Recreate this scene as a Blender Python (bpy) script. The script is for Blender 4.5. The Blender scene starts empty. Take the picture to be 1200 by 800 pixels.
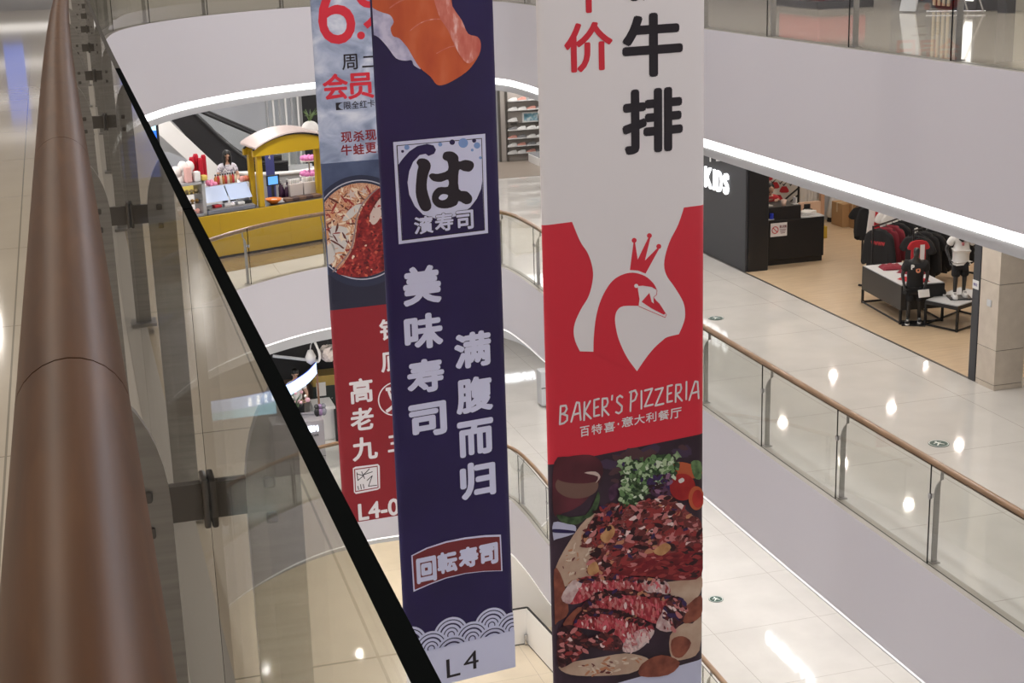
import bpy, bmesh, math, random
from mathutils import Vector, Matrix
from mathutils.geometry import tessellate_polygon

random.seed(7)
SC = bpy.context.scene
COL = SC.collection
R_ = math.radians

# ---------------------------------------------------------------- camera
FPX, CAMH = 1764.0, 1.45
CAM = Vector((0, 0, CAMH))
def _camera_axes():
    d = Vector((45 - 600, -72 - 400, FPX)).normalized()
    r = R_(1.8)
    s = d.x * math.sin(r) + d.y * math.cos(r)
    D = -FPX * d.z / s
    n = Vector((math.sin(r) * D, math.cos(r) * D, FPX)).normalized()
    Z, Y = -n, d
    X = Y.cross(Z)
    return Matrix((X, Y, Z))              # rows: world axes written in camera axes (right, down, forward)
AX = _camera_axes()
cam_d = bpy.data.cameras.new('camera')
cam_d.sensor_width = 36; cam_d.lens = FPX / 1200 * 36
cam_d.clip_start = .02; cam_d.clip_end = 300
cam = bpy.data.objects.new('camera', cam_d); COL.objects.link(cam)
M3 = Matrix((AX.col[0], -AX.col[1], -AX.col[2])).transposed()
cam.matrix_world = Matrix.Translation(CAM) @ M3.to_4x4()
SC.camera = cam
def ray(px, py): return AX @ Vector((px - 600, py - 400, FPX))
def at(px, py, Y=None, z=None, X=None):
    """the point of the place seen at a photo pixel on a plane of the building"""
    v = ray(px, py)
    if Y is not None: t = Y / v.y
    elif X is not None: t = X / v.x
    else: t = (z - CAMH) / v.z
    return CAM + v * t

# ---------------------------------------------------------------- world, exposure, lights
SC.view_settings.view_transform = 'Standard'
SC.view_settings.look = 'None'
SC.view_settings.gamma = 1
SC.view_settings.use_curve_mapping = False
SC.view_settings.exposure = 0.0
try:
    SC.cycles.use_denoising = True
    SC.cycles.max_bounces = 10; SC.cycles.transparent_max_bounces = 24
    SC.cycles.glossy_bounces = 4; SC.cycles.diffuse_bounces = 4
    SC.cycles.sample_clamp_indirect = 4
    SC.cycles.caustics_reflective = False; SC.cycles.caustics_refractive = False
except Exception: pass
W = bpy.data.worlds.new('world'); SC.world = W; W.use_nodes = True
W.node_tree.nodes['Background'].inputs[0].default_value = (.9, .92, 1, 1)
W.node_tree.nodes['Background'].inputs[1].default_value = .3

L5, L4, L3, LG = 0.0, -5.3, -10.6, -15.9
def area(name, loc, size, power, color=(1, .95, .88), sy=None, shape=None, rot=(0, 0, 0), spread=None):
    l = bpy.data.lights.new(name, 'AREA'); l.energy = power; l.color = color
    l.size = size
    if sy: l.shape = 'RECTANGLE'; l.size_y = sy
    if shape: l.shape = shape
    if spread: l.spread = spread
    o = bpy.data.objects.new(name, l); COL.objects.link(o); o.location = loc; o.rotation_euler = rot
    return o
# added fill lights above the atrium, unseen, set to graze the right fascia
area('atrium_fill', (7.1, 6, 7.3), 1.9, 720, (.95, .94, 1), sy=16)
area('atrium_fill', (7.0, 21, 7.3), 1.9, 720, (.95, .94, 1), sy=14)
for y in (2, 9, 16): area('ceiling_panel', (-3.0, y, 7.2), .4, 150, (1, .9, .78))
for y in (12, 18, 24, 30): area('ceiling_panel', (11.5, y, 7.2), 1.0, 110, (1, .94, .86))
for x in (-2, 3, 8): area('ceiling_panel', (x, 36, 7.2), .3, 130, (1, .94, .86))
def downs(pts, z, p, color=(1, .93, .84), r=.075):
    for x, y in pts: area('downlight_or_fill', (x, y, z), r * 2, p, color, shape='DISK')
# under level five (shops of level four), under level four (shops of level three), under level three
downs([(x, y) for x in (9.4, 11.6) for y in (10.2, 12.9, 15.6, 18.3, 21, 23.7, 26.4, 29.1)], -1.70, 24, (1, .96, .91))
downs([(x, y) for x in (9.2, 11.0) for y in (32, 35.5, 39)], -1.70, 26, (1, .96, .92))
downs([(x, y) for x in (14.0, 16.6, 19) for y in (20, 22.4, 24.8, 27.4, 30)], -1.70, 16, (1, .91, .80))
downs([(x, y) for x in (-1, 1.6, 4.2, 6.8) for y in (31.4, 34.2, 37, 40)], -1.70, 44, (1, .96, .92))
downs([(x, y) for x in (9.4, 11.2) for y in (13, 15.6, 18.2, 20.8, 23.4, 26, 28.6, 31.2, 34, 37, 40)], -7.0, 26, (1, .96, .92))
downs([(x, y) for x in (1.6, 4.2, 6.8) for y in (32.2, 35, 38)], -7.0, 45)
downs([(x, y) for x in (1.5, 4.2, 7, 9.6) for y in (31.5, 34.4, 37.6, 41)], -12.2, 40, (1, .93, .84))
# added fill under our own gallery, unseen, to brighten the fascias across the opening
downs([(x, y) for x in (-1.2, -4.5) for y in (6, 9, 12, 15, 18, 21, 24, 27)], -1.70, 58, (.96, .95, 1))
downs([(x, y) for x in (-1.2, -4.5) for y in (6, 9, 12, 15, 18, 21, 24, 27)], -7.0, 72, (.96, .95, 1))
area('shoe_store_light', (13.5, 41.5, -1.75), 2.0, 110, (1, .97, .93))

# ---------------------------------------------------------------- materials
MATS = {}
def nt(m): return m.node_tree.nodes, m.node_tree.links
def mat(name, col, rough=.5, metal=0, spec=.5, emit=None, es=0, coat=0):
    if name in MATS: return MATS[name]
    m = bpy.data.materials.new(name); m.use_nodes = True
    b = m.node_tree.nodes['Principled BSDF']
    b.inputs['Base Color'].default_value = (*col, 1); b.inputs['Roughness'].default_value = rough
    b.inputs['Metallic'].default_value = metal; b.inputs['Specular IOR Level'].default_value = spec
    b.inputs['Coat Weight'].default_value = coat
    if emit: b.inputs['Emission Color'].default_value = (*emit, 1); b.inputs['Emission Strength'].default_value = es
    MATS[name] = m
    return m
def s2l(r, g, b):
    f = lambda c: (c / 255 / 12.92) if c <= 10 else ((c / 255 + .055) / 1.055) ** 2.4
    return (f(r), f(g), f(b))
def noise_mat(name, stops, scale=8, detail=4, rough=.5, stretch=(1, 1, 1), metal=0, distort=0, bump=0, spec=.5, rot=(0, 0, 0)):
    """procedural colour noise in object coordinates; stops = [(pos, rgb), ...]"""
    if name in MATS: return MATS[name]
    m = mat(name, stops[0][1], rough, metal, spec)
    N, L = nt(m); b = N['Principled BSDF']
    tc = N.new('ShaderNodeTexCoord'); mp = N.new('ShaderNodeMapping'); mp.inputs['Scale'].default_value = stretch
    mp.inputs['Rotation'].default_value = rot
    no = N.new('ShaderNodeTexNoise'); no.inputs['Scale'].default_value = scale; no.inputs['Detail'].default_value = detail
    no.inputs['Distortion'].default_value = distort
    cr = N.new('ShaderNodeValToRGB')
    while len(cr.color_ramp.elements) < len(stops): cr.color_ramp.elements.new(.5)
    for e, (p, c) in zip(cr.color_ramp.elements, stops): e.position = p; e.color = (*c, 1)
    L.new(tc.outputs['Object'], mp.inputs['Vector']); L.new(mp.outputs[0], no.inputs['Vector'])
    L.new(no.outputs['Fac'], cr.inputs['Fac']); L.new(cr.outputs[0], b.inputs['Base Color'])
    if bump:
        bp = N.new('ShaderNodeBump'); bp.inputs['Strength'].default_value = bump
        L.new(no.outputs['Fac'], bp.inputs['Height']); L.new(bp.outputs[0], b.inputs['Normal'])
    return m
def tile_mat(name, col, seam, size=1.2, rough=.06, spec=.6, off=(0, 0), sizey=None, mortar=.004):
    m = mat(name, col, rough, 0, spec)
    N, L = nt(m); b = N['Principled BSDF']
    tc = N.new('ShaderNodeTexCoord'); mp = N.new('ShaderNodeMapping')
    mp.inputs['Location'].default_value = (off[0], off[1], 0)
    br = N.new('ShaderNodeTexBrick'); br.offset = 0; br.inputs['Scale'].default_value = 1
    br.inputs['Brick Width'].default_value = size; br.inputs['Row Height'].default_value = sizey or size
    br.inputs['Mortar Size'].default_value = mortar; br.inputs['Mortar Smooth'].default_value = .3
    no = N.new('ShaderNodeTexNoise'); no.inputs['Scale'].default_value = 1.3; no.inputs['Detail'].default_value = 6
    cr = N.new('ShaderNodeValToRGB')
    cr.color_ramp.elements[0].position = .3; cr.color_ramp.elements[0].color = (*[c * .93 for c in col], 1)
    cr.color_ramp.elements[1].position = .7; cr.color_ramp.elements[1].color = (*[min(1, c * 1.04) for c in col], 1)
    L.new(tc.outputs['Object'], mp.inputs[0]); L.new(mp.outputs[0], br.inputs['Vector'])
    L.new(tc.outputs['Object'], no.inputs['Vector']); L.new(no.outputs['Fac'], cr.inputs['Fac'])
    L.new(cr.outputs[0], br.inputs['Color1']); L.new(cr.outputs[0], br.inputs['Color2'])
    br.inputs['Mortar'].default_value = (*seam, 1)
    L.new(br.outputs['Color'], b.inputs['Base Color'])
    return m
def glass_mat(name, tint=(.95, .96, .945), ior=1.85):
    m = bpy.data.materials.new(name); m.use_nodes = True; N, L = nt(m); N.clear()
    out = N.new('ShaderNodeOutputMaterial'); mix = N.new('ShaderNodeMixShader')
    tr = N.new('ShaderNodeBsdfTransparent'); tr.inputs[0].default_value = (*tint, 1)
    gl = N.new('ShaderNodeBsdfGlossy'); gl.inputs['Roughness'].default_value = 0
    fr = N.new('ShaderNodeFresnel'); ge = N.new('ShaderNodeNewGeometry')
    mr = N.new('ShaderNodeMapRange'); mr.inputs['To Min'].default_value = ior; mr.inputs['To Max'].default_value = 1 / ior
    L.new(ge.outputs['Backfacing'], mr.inputs['Value']); L.new(mr.outputs[0], fr.inputs['IOR'])
    L.new(fr.outputs[0], mix.inputs[0]); L.new(tr.outputs[0], mix.inputs[1]); L.new(gl.outputs[0], mix.inputs[2])
    L.new(mix.outputs[0], out.inputs[0]); MATS[name] = m
    return m
GLASS = glass_mat('clear_glass', ior=1.4)
GLASS_NEAR = glass_mat('laminated_glass')
m_edge = mat('dark_glass_edge', (.006, .007, .007), .8, spec=0)
m_edge2 = mat('sheen_glass_edge', (.055, .05, .045), .6, spec=.1)  # lighter copy of the dark edge; base colour paints the farther panels' reflections
m_fascia = mat('fascia_paint', (.71, .69, .73), .55, spec=.3)
m_white = mat('white_paint', (.78, .77, .76), .5)
m_led = mat('led_white', (1, 1, 1), .5, emit=(1, .98, .95), es=3.2)
m_led2 = mat('led_soft', (1, 1, 1), .5, emit=(1, .98, .95), es=.9)
m_tile = tile_mat('beige_polished_tile', (.64, .615, .585), (.30, .27, .23), 2.0, rough=.045)
m_tile5 = tile_mat('upper_polished_tile', (.60, .53, .43), (.28, .25, .2), 1.6, rough=.07, off=(.25, .4))
m_tileg = tile_mat('ground_polished_tile', (.70, .62, .50), (.34, .3, .24), 2.4, rough=.08)
m_curb = mat('stone_curb', (.36, .33, .29), .3)
m_steel = noise_mat('brushed_steel', [(.3, (.30, .29, .28)), (.7, (.38, .37, .35))], 3, 3, .38, (1, 1, 30), metal=.75)
m_steel_d = mat('dark_steel', (.15, .14, .13), .4, .7)
m_wood = noise_mat('handrail_wood', [(.25, (.066, .023, .006)), (.55, (.098, .037, .010)), (.8, (.13, .054, .017))], 7, 6, .42, (6, .5, 6), distort=.8, spec=.22)
m_rail_d = noise_mat('handrail_wood_far', [(.3, (.20, .115, .06)), (.7, (.30, .18, .10))], 6, 4, .3, (4, .5, 4))
m_black = mat('black_satin', (.012, .012, .014), .4)
m_blackm = mat('black_metal', (.02, .02, .022), .4, .4)
m_char = mat('charcoal_panel', (.035, .036, .042), .5)
m_oak = noise_mat('oak_floor', [(.3, (.54, .40, .26)), (.7, (.64, .49, .33))], 3, 6, .3, (.6, 5, 1), distort=.5)
m_red = mat('red_fabric', (.45, .02, .03), .8)
m_maroon = mat('maroon_fabric', (.22, .02, .035), .85)
m_blkfab = mat('black_fabric', (.012, .012, .014), .85)
m_whfab = mat('white_fabric', (.75, .74, .73), .85)
m_greyfab = mat('grey_fabric', (.25, .25, .26), .85)
m_skin = mat('skin', (.55, .33, .24), .5)
m_hair = mat('black_hair', (.01, .009, .009), .45)
m_card = mat('cardboard', (.42, .26, .13), .8)
m_yellow = mat('yellow_laminate', (.45, .29, .012), .28)
m_manq = mat('mannequin_black', (.025, .025, .027), .35)
m_grey = mat('mid_grey', (.36, .36, .37), .5)
m_lgrey = mat('light_grey', (.55, .56, .58), .45)
m_metal = mat('chrome', (.6, .6, .62), .2, 1)

# ---------------------------------------------------------------- mesh builder and object helpers
class MB:
    def __init__(s): s.v = []; s.f = []; s.m = []; s.sm = []
    def add(s, vs, fs, mi=0, smooth=False):
        o = len(s.v); s.v += [tuple(v) for v in vs]
        for f in fs: s.f.append([i + o for i in f]); s.m.append(mi); s.sm.append(smooth)
        return s
    def box(s, c, d, mi=0, rz=0, rx=0, ry=0, bev=0):
        bm = bmesh.new(); bmesh.ops.create_cube(bm, size=1)
        bmesh.ops.scale(bm, vec=d, verts=bm.verts)
        if bev: bmesh.ops.bevel(bm, geom=bm.edges[:], offset=min(bev, min(d) * .45), segments=2, affect='EDGES', profile=.5)
        M = Matrix.Translation(c) @ Matrix.Rotation(rz, 4, 'Z') @ Matrix.Rotation(ry, 4, 'Y') @ Matrix.Rotation(rx, 4, 'X')
        return s.bm(bm, M, mi)
    def bm(s, bm, M=Matrix(), mi=0, smooth=False):
        bm.verts.index_update()
        s.add([M @ v.co for v in bm.verts], [[v.index for v in f.verts] for f in bm.faces], mi, smooth); bm.free(); return s
    def mesh(s, me, M=Matrix(), mi=0):
        return s.add([M @ v.co for v in me.vertices], [list(p.vertices) for p in me.polygons], mi)
    def ball(s, c, r, mi=0, seg=16, ring=10, M=None):
        bm = bmesh.new(); bmesh.ops.create_uvsphere(bm, u_segments=seg, v_segments=ring, radius=1)
        if not hasattr(r, '__len__'): r = (r, r, r)
        T = Matrix.Translation(c) @ (M or Matrix()) @ Matrix.Diagonal((*r, 1))
        return s.bm(bm, T, mi, True)
    def tube(s, pts, r, mi=0, seg=10, caps=True, flat=1.0):
        pts = [Vector(p) for p in pts]; n = len(pts)
        rr = r if hasattr(r, '__len__') else [r] * n
        up = Vector((0, 0, 1)); vs = []
        for i, p in enumerate(pts):
            t = (pts[min(i + 1, n - 1)] - pts[max(i - 1, 0)]).normalized()
            a = up if abs(t.z) < .95 else Vector((0, 1, 0))
            x = t.cross(a).normalized(); y = x.cross(t).normalized()
            for k in range(seg):
                an = 2 * math.pi * k / seg
                vs.append(p + x * math.cos(an) * rr[i] + y * math.sin(an) * rr[i] * flat)
        fs = [[i * seg + k, i * seg + (k + 1) % seg, (i + 1) * seg + (k + 1) % seg, (i + 1) * seg + k] for i in range(n - 1) for k in range(seg)]
        s.add(vs, fs, mi, True)
        if caps:
            s.add(vs[:seg], [list(range(seg))[::-1]], mi); s.add(vs[-seg:], [list(range(seg))], mi)
        return s
    def lathe(s, c, prof, mi=0, seg=20, smooth=True):
        vs = [(c[0] + r * math.cos(2 * math.pi * k / seg), c[1] + r * math.sin(2 * math.pi * k / seg), c[2] + z) for r, z in prof for k in range(seg)]
        fs = [[i * seg + k, i * seg + (k + 1) % seg, (i + 1) * seg + (k + 1) % seg, (i + 1) * seg + k] for i in range(len(prof) - 1) for k in range(seg)]
        return s.add(vs, fs, mi, smooth)
    def cyl(s, c, r, h, mi=0, seg=20):
        return s.lathe(c, [(0.0001, 0), (r, 0), (r, h), (0.0001, h)], mi, seg, False)
    def prism(s, poly, o, u, v, depth, mi=0, mi_side=None):
        """outline poly in the (u, v) frame at o, extruded by the vector depth"""
        o = Vector(o); u = Vector(u); v = Vector(v); dp = Vector(depth); n = len(poly)
        a = [o + u * p[0] + v * p[1] for p in poly]; b = [p + dp for p in a]
        tri = tessellate_polygon([[Vector((p[0], p[1], 0)) for p in poly]])
        s.add(a, [list(t) for t in tri], mi); s.add(b, [list(t)[::-1] for t in tri], mi)
        s.add(a + b, [[i, (i + 1) % n, n + (i + 1) % n, n + i] for i in range(n)], mi if mi_side is None else mi_side)
        return s
    def build(s, name, mats, parent=None, recalc=True, origin=None):
        me = bpy.data.meshes.new(name)
        P = parent_world(parent) if parent else Matrix()
        if origin is not None: P = Matrix.Translation(origin)
        I = P.inverted()
        me.from_pydata([tuple(I @ Vector(v)) for v in s.v], [], s.f)
        for m in (mats if isinstance(mats, (list, tuple)) else [mats]): me.materials.append(m)
        me.polygons.foreach_set('material_index', s.m); me.polygons.foreach_set('use_smooth', s.sm)
        if recalc:
            bm = bmesh.new(); bm.from_mesh(me); bmesh.ops.recalc_face_normals(bm, faces=bm.faces); bm.to_mesh(me); bm.free()
        me.update()
        o = bpy.data.objects.new(name, me); COL.objects.link(o)
        if origin is not None: o.location = origin
        if parent: o.parent = parent
        return o
def parent_world(o):
    M = o.matrix_basis.copy()
    while o.parent: o = o.parent; M = o.matrix_basis @ M
    return M
def tag(o, label, cat, group=None):
    o['label'] = label; o['category'] = cat
    if group: o['group'] = group
    return o
def thing(name, label, cat, loc=(0, 0, 0), group=None, rz=0):
    o = bpy.data.objects.new(name, None); COL.objects.link(o); o.location = loc; o.rotation_euler.z = rz
    o.empty_display_size = .2
    return tag(o, label, cat, group)
def struct(mb, name, mats):
    o = mb.build(name, mats); o['kind'] = 'structure'; return o
def copy_thing(root, loc, label=None, group=None, rz=None, name=None):
    r = root.copy(); COL.objects.link(r); r.location = loc
    if rz is not None: r.rotation_euler.z = rz
    if label: r['label'] = label
    if group: r['group'] = group
    for ch in list(root.children):
        c = ch.copy(); COL.objects.link(c); c.parent = r
        for g in ch.children:
            d = g.copy(); COL.objects.link(d); d.parent = c
    return r
def smooth_poly(pts, closed=True, n=5):
    P = [Vector(p) for p in pts]; out = []; N = len(P)
    rng = range(N if closed else N - 1)
    for i in rng:
        if closed: p0, p1, p2, p3 = P[i - 1], P[i], P[(i + 1) % N], P[(i + 2) % N]
        else: p0, p1, p2, p3 = P[max(i - 1, 0)], P[i], P[i + 1], P[min(i + 2, N - 1)]
        for k in range(n):
            t = k / n
            out.append(.5 * ((2 * p1) + (p2 - p0) * t + (2 * p0 - 5 * p1 + 4 * p2 - p3) * t * t + (3 * p1 - p0 - 3 * p2 + p3) * t ** 3))
    if not closed: out.append(P[-1])
    return out
_GL = {}
def glyph_mesh(ch):
    if ch not in _GL:
        c = bpy.data.curves.new('glyph', 'FONT'); c.body = ch; c.resolution_u = 4
        o = bpy.data.objects.new('glyph', c); COL.objects.link(o)
        bpy.context.view_layer.update()
        me = bpy.data.meshes.new_from_object(o.evaluated_get(bpy.context.evaluated_depsgraph_get()))
        bpy.data.objects.remove(o); bpy.data.curves.remove(c)
        xs = [v.co.x for v in me.vertices]; ys = [v.co.y for v in me.vertices]
        _GL[ch] = (me, min(xs), max(xs), min(ys), max(ys))
    return _GL[ch]
def put_glyph(mb, ch, o, u, v, mi=0, bold=0.0, depth=None, shear=0.0):
    """fit the text ch into the parallelogram o, o+u, o+v; bold widens every stroke by stamping it around its place"""
    me, x0, x1, y0, y1 = glyph_mesh(ch)
    o = Vector(o); u = Vector(u); v = Vector(v); W_, H_ = x1 - x0 + 2 * bold, y1 - y0 + 2 * bold
    shifts = [(0, 0)] + ([(bold * math.cos(k * math.pi / 4), bold * math.sin(k * math.pi / 4)) for k in range(8)] if bold else [])
    nn = u.cross(v).normalized()
    for i_, (dx, dy) in enumerate(shifts):
        f = lambda c: o + nn * (.00012 * i_) + u * ((c.x + dx - x0 + bold) / W_) + v * ((c.y + dy - y0 + bold) / H_)
        a = [f(w.co) for w in me.vertices]; fs = [list(p.vertices) for p in me.polygons]
        if depth is None: mb.add(a, fs, mi); continue
        dp = Vector(depth); b = [p + dp for p in a]
        mb.add(a, fs, mi); mb.add(b, [f_[::-1] for f_ in fs], mi)
        n = len(a); cnt = {}
        for f_ in fs:
            for i in range(len(f_)):
                e = (f_[i], f_[(i + 1) % len(f_)]); cnt[tuple(sorted(e))] = cnt.get(tuple(sorted(e)), 0) + 1
        mb.add(a + b, [[e[0], e[1], e[1] + n, e[0] + n] for e, c in cnt.items() if c == 1], mi)

# ---------------------------------------------------------------- the atrium: outline of the opening
far_pts = [(8.30, 26.0), (8.33, 27.4), (8.22, 28.5), (7.6, 29.5), (6.5, 30.1), (5.2, 30.0), (4.1, 29.5), (3.0, 28.6), (2.1, 27.5), (1.4, 26.1), (.98, 24.6), (.75, 22.6), (.56, 20)]
OUT = [Vector((8.3, y, 0)) for y in (-6, 0, 6, 10, 13, 16, 19, 22, 24.5)] + smooth_poly([(*p, 0) for p in far_pts], False, 5) + \
      [Vector((.195 + .008 * y + .0009 * max(0, y - 3) ** 2, y, 0)) for y in (17, 14, 11, 8, 6, 4, 2, 0, -3, -6)]
def outline(dy, dx=0):
    """the opening of a level whose far end lies dy deeper"""
    return [Vector((p.x + (dx if p.x > 6 else 0) * max(0, min(1, (p.y - 16) / 8)), p.y + dy * max(0, min(1, (p.y - 19) / 7)), 0)) for p in OUT]
def offset(poly, d):
    """d > 0 moves outward, on to the walkway"""
    r = []
    for i, p in enumerate(poly):
        t = (poly[min(i + 1, len(poly) - 1)] - poly[max(i - 1, 0)]).normalized()
        r.append(p + Vector((t.y, -t.x, 0)) * d)
    return r
def lift(poly, z): return [Vector((p.x, p.y, z)) for p in poly]
def strip(mb, a, b, mi=0, smooth=False):
    n = len(a); mb.add(list(a) + list(b), [[i, i + 1, n + i + 1, n + i] for i in range(n - 1)], mi, smooth)
XR, XL, YF, YN = 22.0, -9.0, 48.0, -6.0
def outer(p):
    c = Vector((4.3, 14, 0)); d = p - c
    if p.x > 8 and p.y < 26: return Vector((XR, p.y, 0))
    if p.x < .9 and p.y < 22: return Vector((XL, p.y, 0))
    d = p - Vector((4.3, 22, 0)); ts = []
    if d.x > 1e-6: ts.append((XR - 4.3) / d.x)
    if d.x < -1e-6: ts.append((XL - 4.3) / d.x)
    if d.y > 1e-6: ts.append((YF - 22) / d.y)
    t = min(ts); return Vector((4.3 + d.x * t, 22 + d.y * t, 0))
LEV = {L5: outline(-.35), L4: outline(.35, .05), L3: outline(1.15, .2)}
def slab(z, zc, name_floor, tile):
    OUT = LEV[z]; EXT = [outer(p) for p in OUT]
    mb = MB(); strip(mb, lift(OUT, z), lift(EXT, z))
    # close the two far corners
    for k in range(len(EXT) - 1):
        a, b = EXT[k], EXT[k + 1]
        if abs(a.x - b.x) > .01 and abs(a.y - b.y) > .01:
            cx = XR if a.x > 8 else XL
            mb.add([(a.x, a.y, z), (cx, YF, z), (b.x, b.y, z)], [[0, 1, 2]])
    o = mb.build(name_floor, tile); o['kind'] = 'structure'
    mb = MB(); strip(mb, lift(offset(OUT, .3 if z < 0 else .12), zc), lift(EXT, zc)); struct(mb, 'ceiling', m_white)
slab(L5, -1.66, 'floor', m_tile5); slab(L4, -6.9, 'floor', m_tile); slab(L3, -12.1, 'floor', m_tile)
mb = MB(); mb.add([(XL, YN, LG), (XR, YN, LG), (XR, YF, LG), (XL, YF, LG)], [[0, 1, 2, 3]]); struct(mb, 'floor', m_tileg)
def fascia(n, z, h, led, rec, ledmat):
    OUT = LEV[z]
    mb = MB(); strip(mb, lift(OUT, z + .03), lift(OUT, z - h), smooth=True)
    strip(mb, lift(OUT, z - h), lift(offset(OUT, .2), z - h)); struct(mb, f'trim_{n}', m_fascia)
    mb = MB(); a = lift(offset(OUT, .012), z - h); strip(mb, a, lift(offset(OUT, .012), z - h - led), smooth=True)
    strip(mb, lift(offset(OUT, .012), z - h - led), lift(offset(OUT, .3), z - h - led)); struct(mb, f'trim_{n + 1}', ledmat)
    so = .03 if n == 1 else .3
    mb = MB(); strip(mb, lift(offset(OUT, so), z - h - led), lift(offset(OUT, so), z - h - led - rec), smooth=True)
    strip(mb, lift(offset(OUT, so), z - h - led - rec), lift(offset(OUT, .4), z - h - led - rec)); struct(mb, f'trim_{n + 2}', m_lgrey)
    mb = MB(); strip(mb, lift(OUT, z + .03), lift(offset(OUT, .17), z + .03)); strip(mb, lift(offset(OUT, .17), z + .03), lift(offset(OUT, .17), z))
    struct(mb, f'trim_{n + 3}', m_curb)
fascia(1, L5, 1.42, .115, .125, m_led)
fascia(5, L4, 1.27, .035, .3, m_led2)
fascia(9, L3, 1.25, .035, .22, m_led2)
# outer shell
mb = MB(); mb.box((XR + .1, 21, -4), (.2, 54.4, 24)); struct(mb, 'wall_right', m_white)
mb = MB(); mb.box((XL - .1, 21, -4), (.2, 54.4, 24)); struct(mb, 'wall_left', m_white)
mb = MB(); mb.box((6.5, YF + .1, -4), (31.4, .2, 24)); struct(mb, 'wall_back', m_white)
mb = MB(); mb.box((6.5, YN - .1, -4), (31.4, .2, 24)); struct(mb, 'wall_front', m_white)
mb = MB(); mb.box((6.5, 21, 7.6), (31.4, 54.4, .2)); struct(mb, 'ceiling', m_white)

# ---------------------------------------------------------------- railings
def arc_index(poly):
    L = [0]
    for a, b in zip(poly, poly[1:]): L.append(L[-1] + (b - a).length)
    return L
class Path:
    def __init__(s, pts): s.p = pts; s.L = arc_index(pts)
    def at(s, d):
        d = max(0, min(d, s.L[-1] - 1e-5))
        for i in range(len(s.L) - 1):
            if s.L[i + 1] >= d: break
        t = (d - s.L[i]) / (s.L[i + 1] - s.L[i]); return s.p[i].lerp(s.p[i + 1], t)
    def tan(s, d): return (s.at(d + .05) - s.at(d - .05)).normalized()
    def seg(s, a, b, step=.25):
        n = max(2, int((b - a) / step) + 1); return [s.at(a + (b - a) * k / (n - 1)) for k in range(n)]
GPS = {}
for z in (L5, L4, L3):
    GPS[z] = Path(offset(LEV[z], .08))            # the glass line, measured from the near right
    GPS[z].d0 = next(d / 100 for d in range(0, 6000) if GPS[z].at(d / 100).y >= 13.0)   # a post stands at Y = 13
def shift(path, a, b, off):
    r = []
    for p, d in zip(path.seg(a, b), [a + (b - a) * k / (len(path.seg(a, b)) - 1) for k in range(len(path.seg(a, b)))]):
        t = path.tan(d); r.append(p + Vector((t.y, -t.x, 0)) * off)
    return r
def make_post(root, path, d, z0, near=False):
    p = path.at(d); t = path.tan(d); n = Vector((t.y, -t.x, 0)); up = Vector((0, 0, 1))
    # flat steel blade whose head sweeps in under the handrail; profile in (n, z)
    prof = [(.050, .03), (.112, .03), (.116, .86), (.122, 1.075), (.150, 1.075), (.150, .965)]
    for k in range(1, 11):
        a = k / 10 * math.pi / 2; prof.append((.150 - .10 * math.sin(a), .80 + .165 * math.cos(a)))
    mb = MB()
    prof2 = [(a, b) for a, b in prof]
    mb.prism(prof2, p + up * z0 - t * .009, n, up, t * .018)
    mb.box(p + n * .081 + up * (z0 + .036), (.10, .10, .012), rz=math.atan2(n.y, n.x))
    o = mb.build('post', m_steel, root)
    mb = MB()
    rz = math.atan2(n.y, n.x)
    mb.box(p + n * .03 + up * (z0 + .80), (.09, .014, .045), rz=rz)
    for s in (-1, 1): mb.box(p + n * (s * .0105) + up * (z0 + .80), (.008, .04, .062), rz=rz, bev=.003)
    mb.build('glass_clamp', m_steel_d if near else m_metal, o)
    if near:
        for dz in (.0, -.045):
            mb = MB(); mb.box(p + n * .078 + up * (z0 + .815 + dz), (.014, .03, .014), rz=rz, bev=.003); mb.build('bolt', m_steel_d, o)
    return o
def railing(root, path, z0, posts, d_end, wood, near=False, rr=.043, gtop=1.15, hoff=.13, seams=None):
    up = Vector((0, 0, 1))
    for d in posts: make_post(root, path, d, z0, near)
    joints = [posts[0] - 2.0] + list(posts) + [d_end]
    for a, b in zip(joints, joints[1:]):
        if b - a < .2: continue
        a += .004; b -= .004
        i = [p + up * (z0 + .0) for p in shift(path, a, b, .006)]; o = [p + up * z0 for p in shift(path, a, b, -.006)]
        n = len(i); lo, hi = up * .031, up * gtop
        mb = MB()
        strip(mb, [p + lo for p in i], [p + hi for p in i], 0, True); strip(mb, [p + lo for p in o], [p + hi for p in o], 0, True)
        strip(mb, [p + hi for p in i], [p + hi for p in o], 1); strip(mb, [p + lo for p in i], [p + lo for p in o], 1)
        for k in (0, n - 1): mb.add([i[k] + lo, i[k] + hi, o[k] + hi, o[k] + lo], [[0, 1, 2, 3]], 1)
        mb.build('glass_panel', [GLASS_NEAR if near else GLASS, m_edge if not near or a < 3.5 else m_edge2], root)
    segs = seams or joints
    for a, b in zip(segs, segs[1:]):
        if b - a < .05: continue
        mb = MB(); mb.tube([p + up * (z0 + 1.10) for p in shift(path, a + .0016, b - .0016, hoff)], rr, seg=28 if near else 12)
        mb.build('handrail', wood, root)
    mb = MB(); mb.tube([p + up * (z0 + 1.10) for p in shift(path, segs[0], segs[-1], hoff)], rr * .93, seg=12); mb.build('rail_core', m_steel_d, root)

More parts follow.
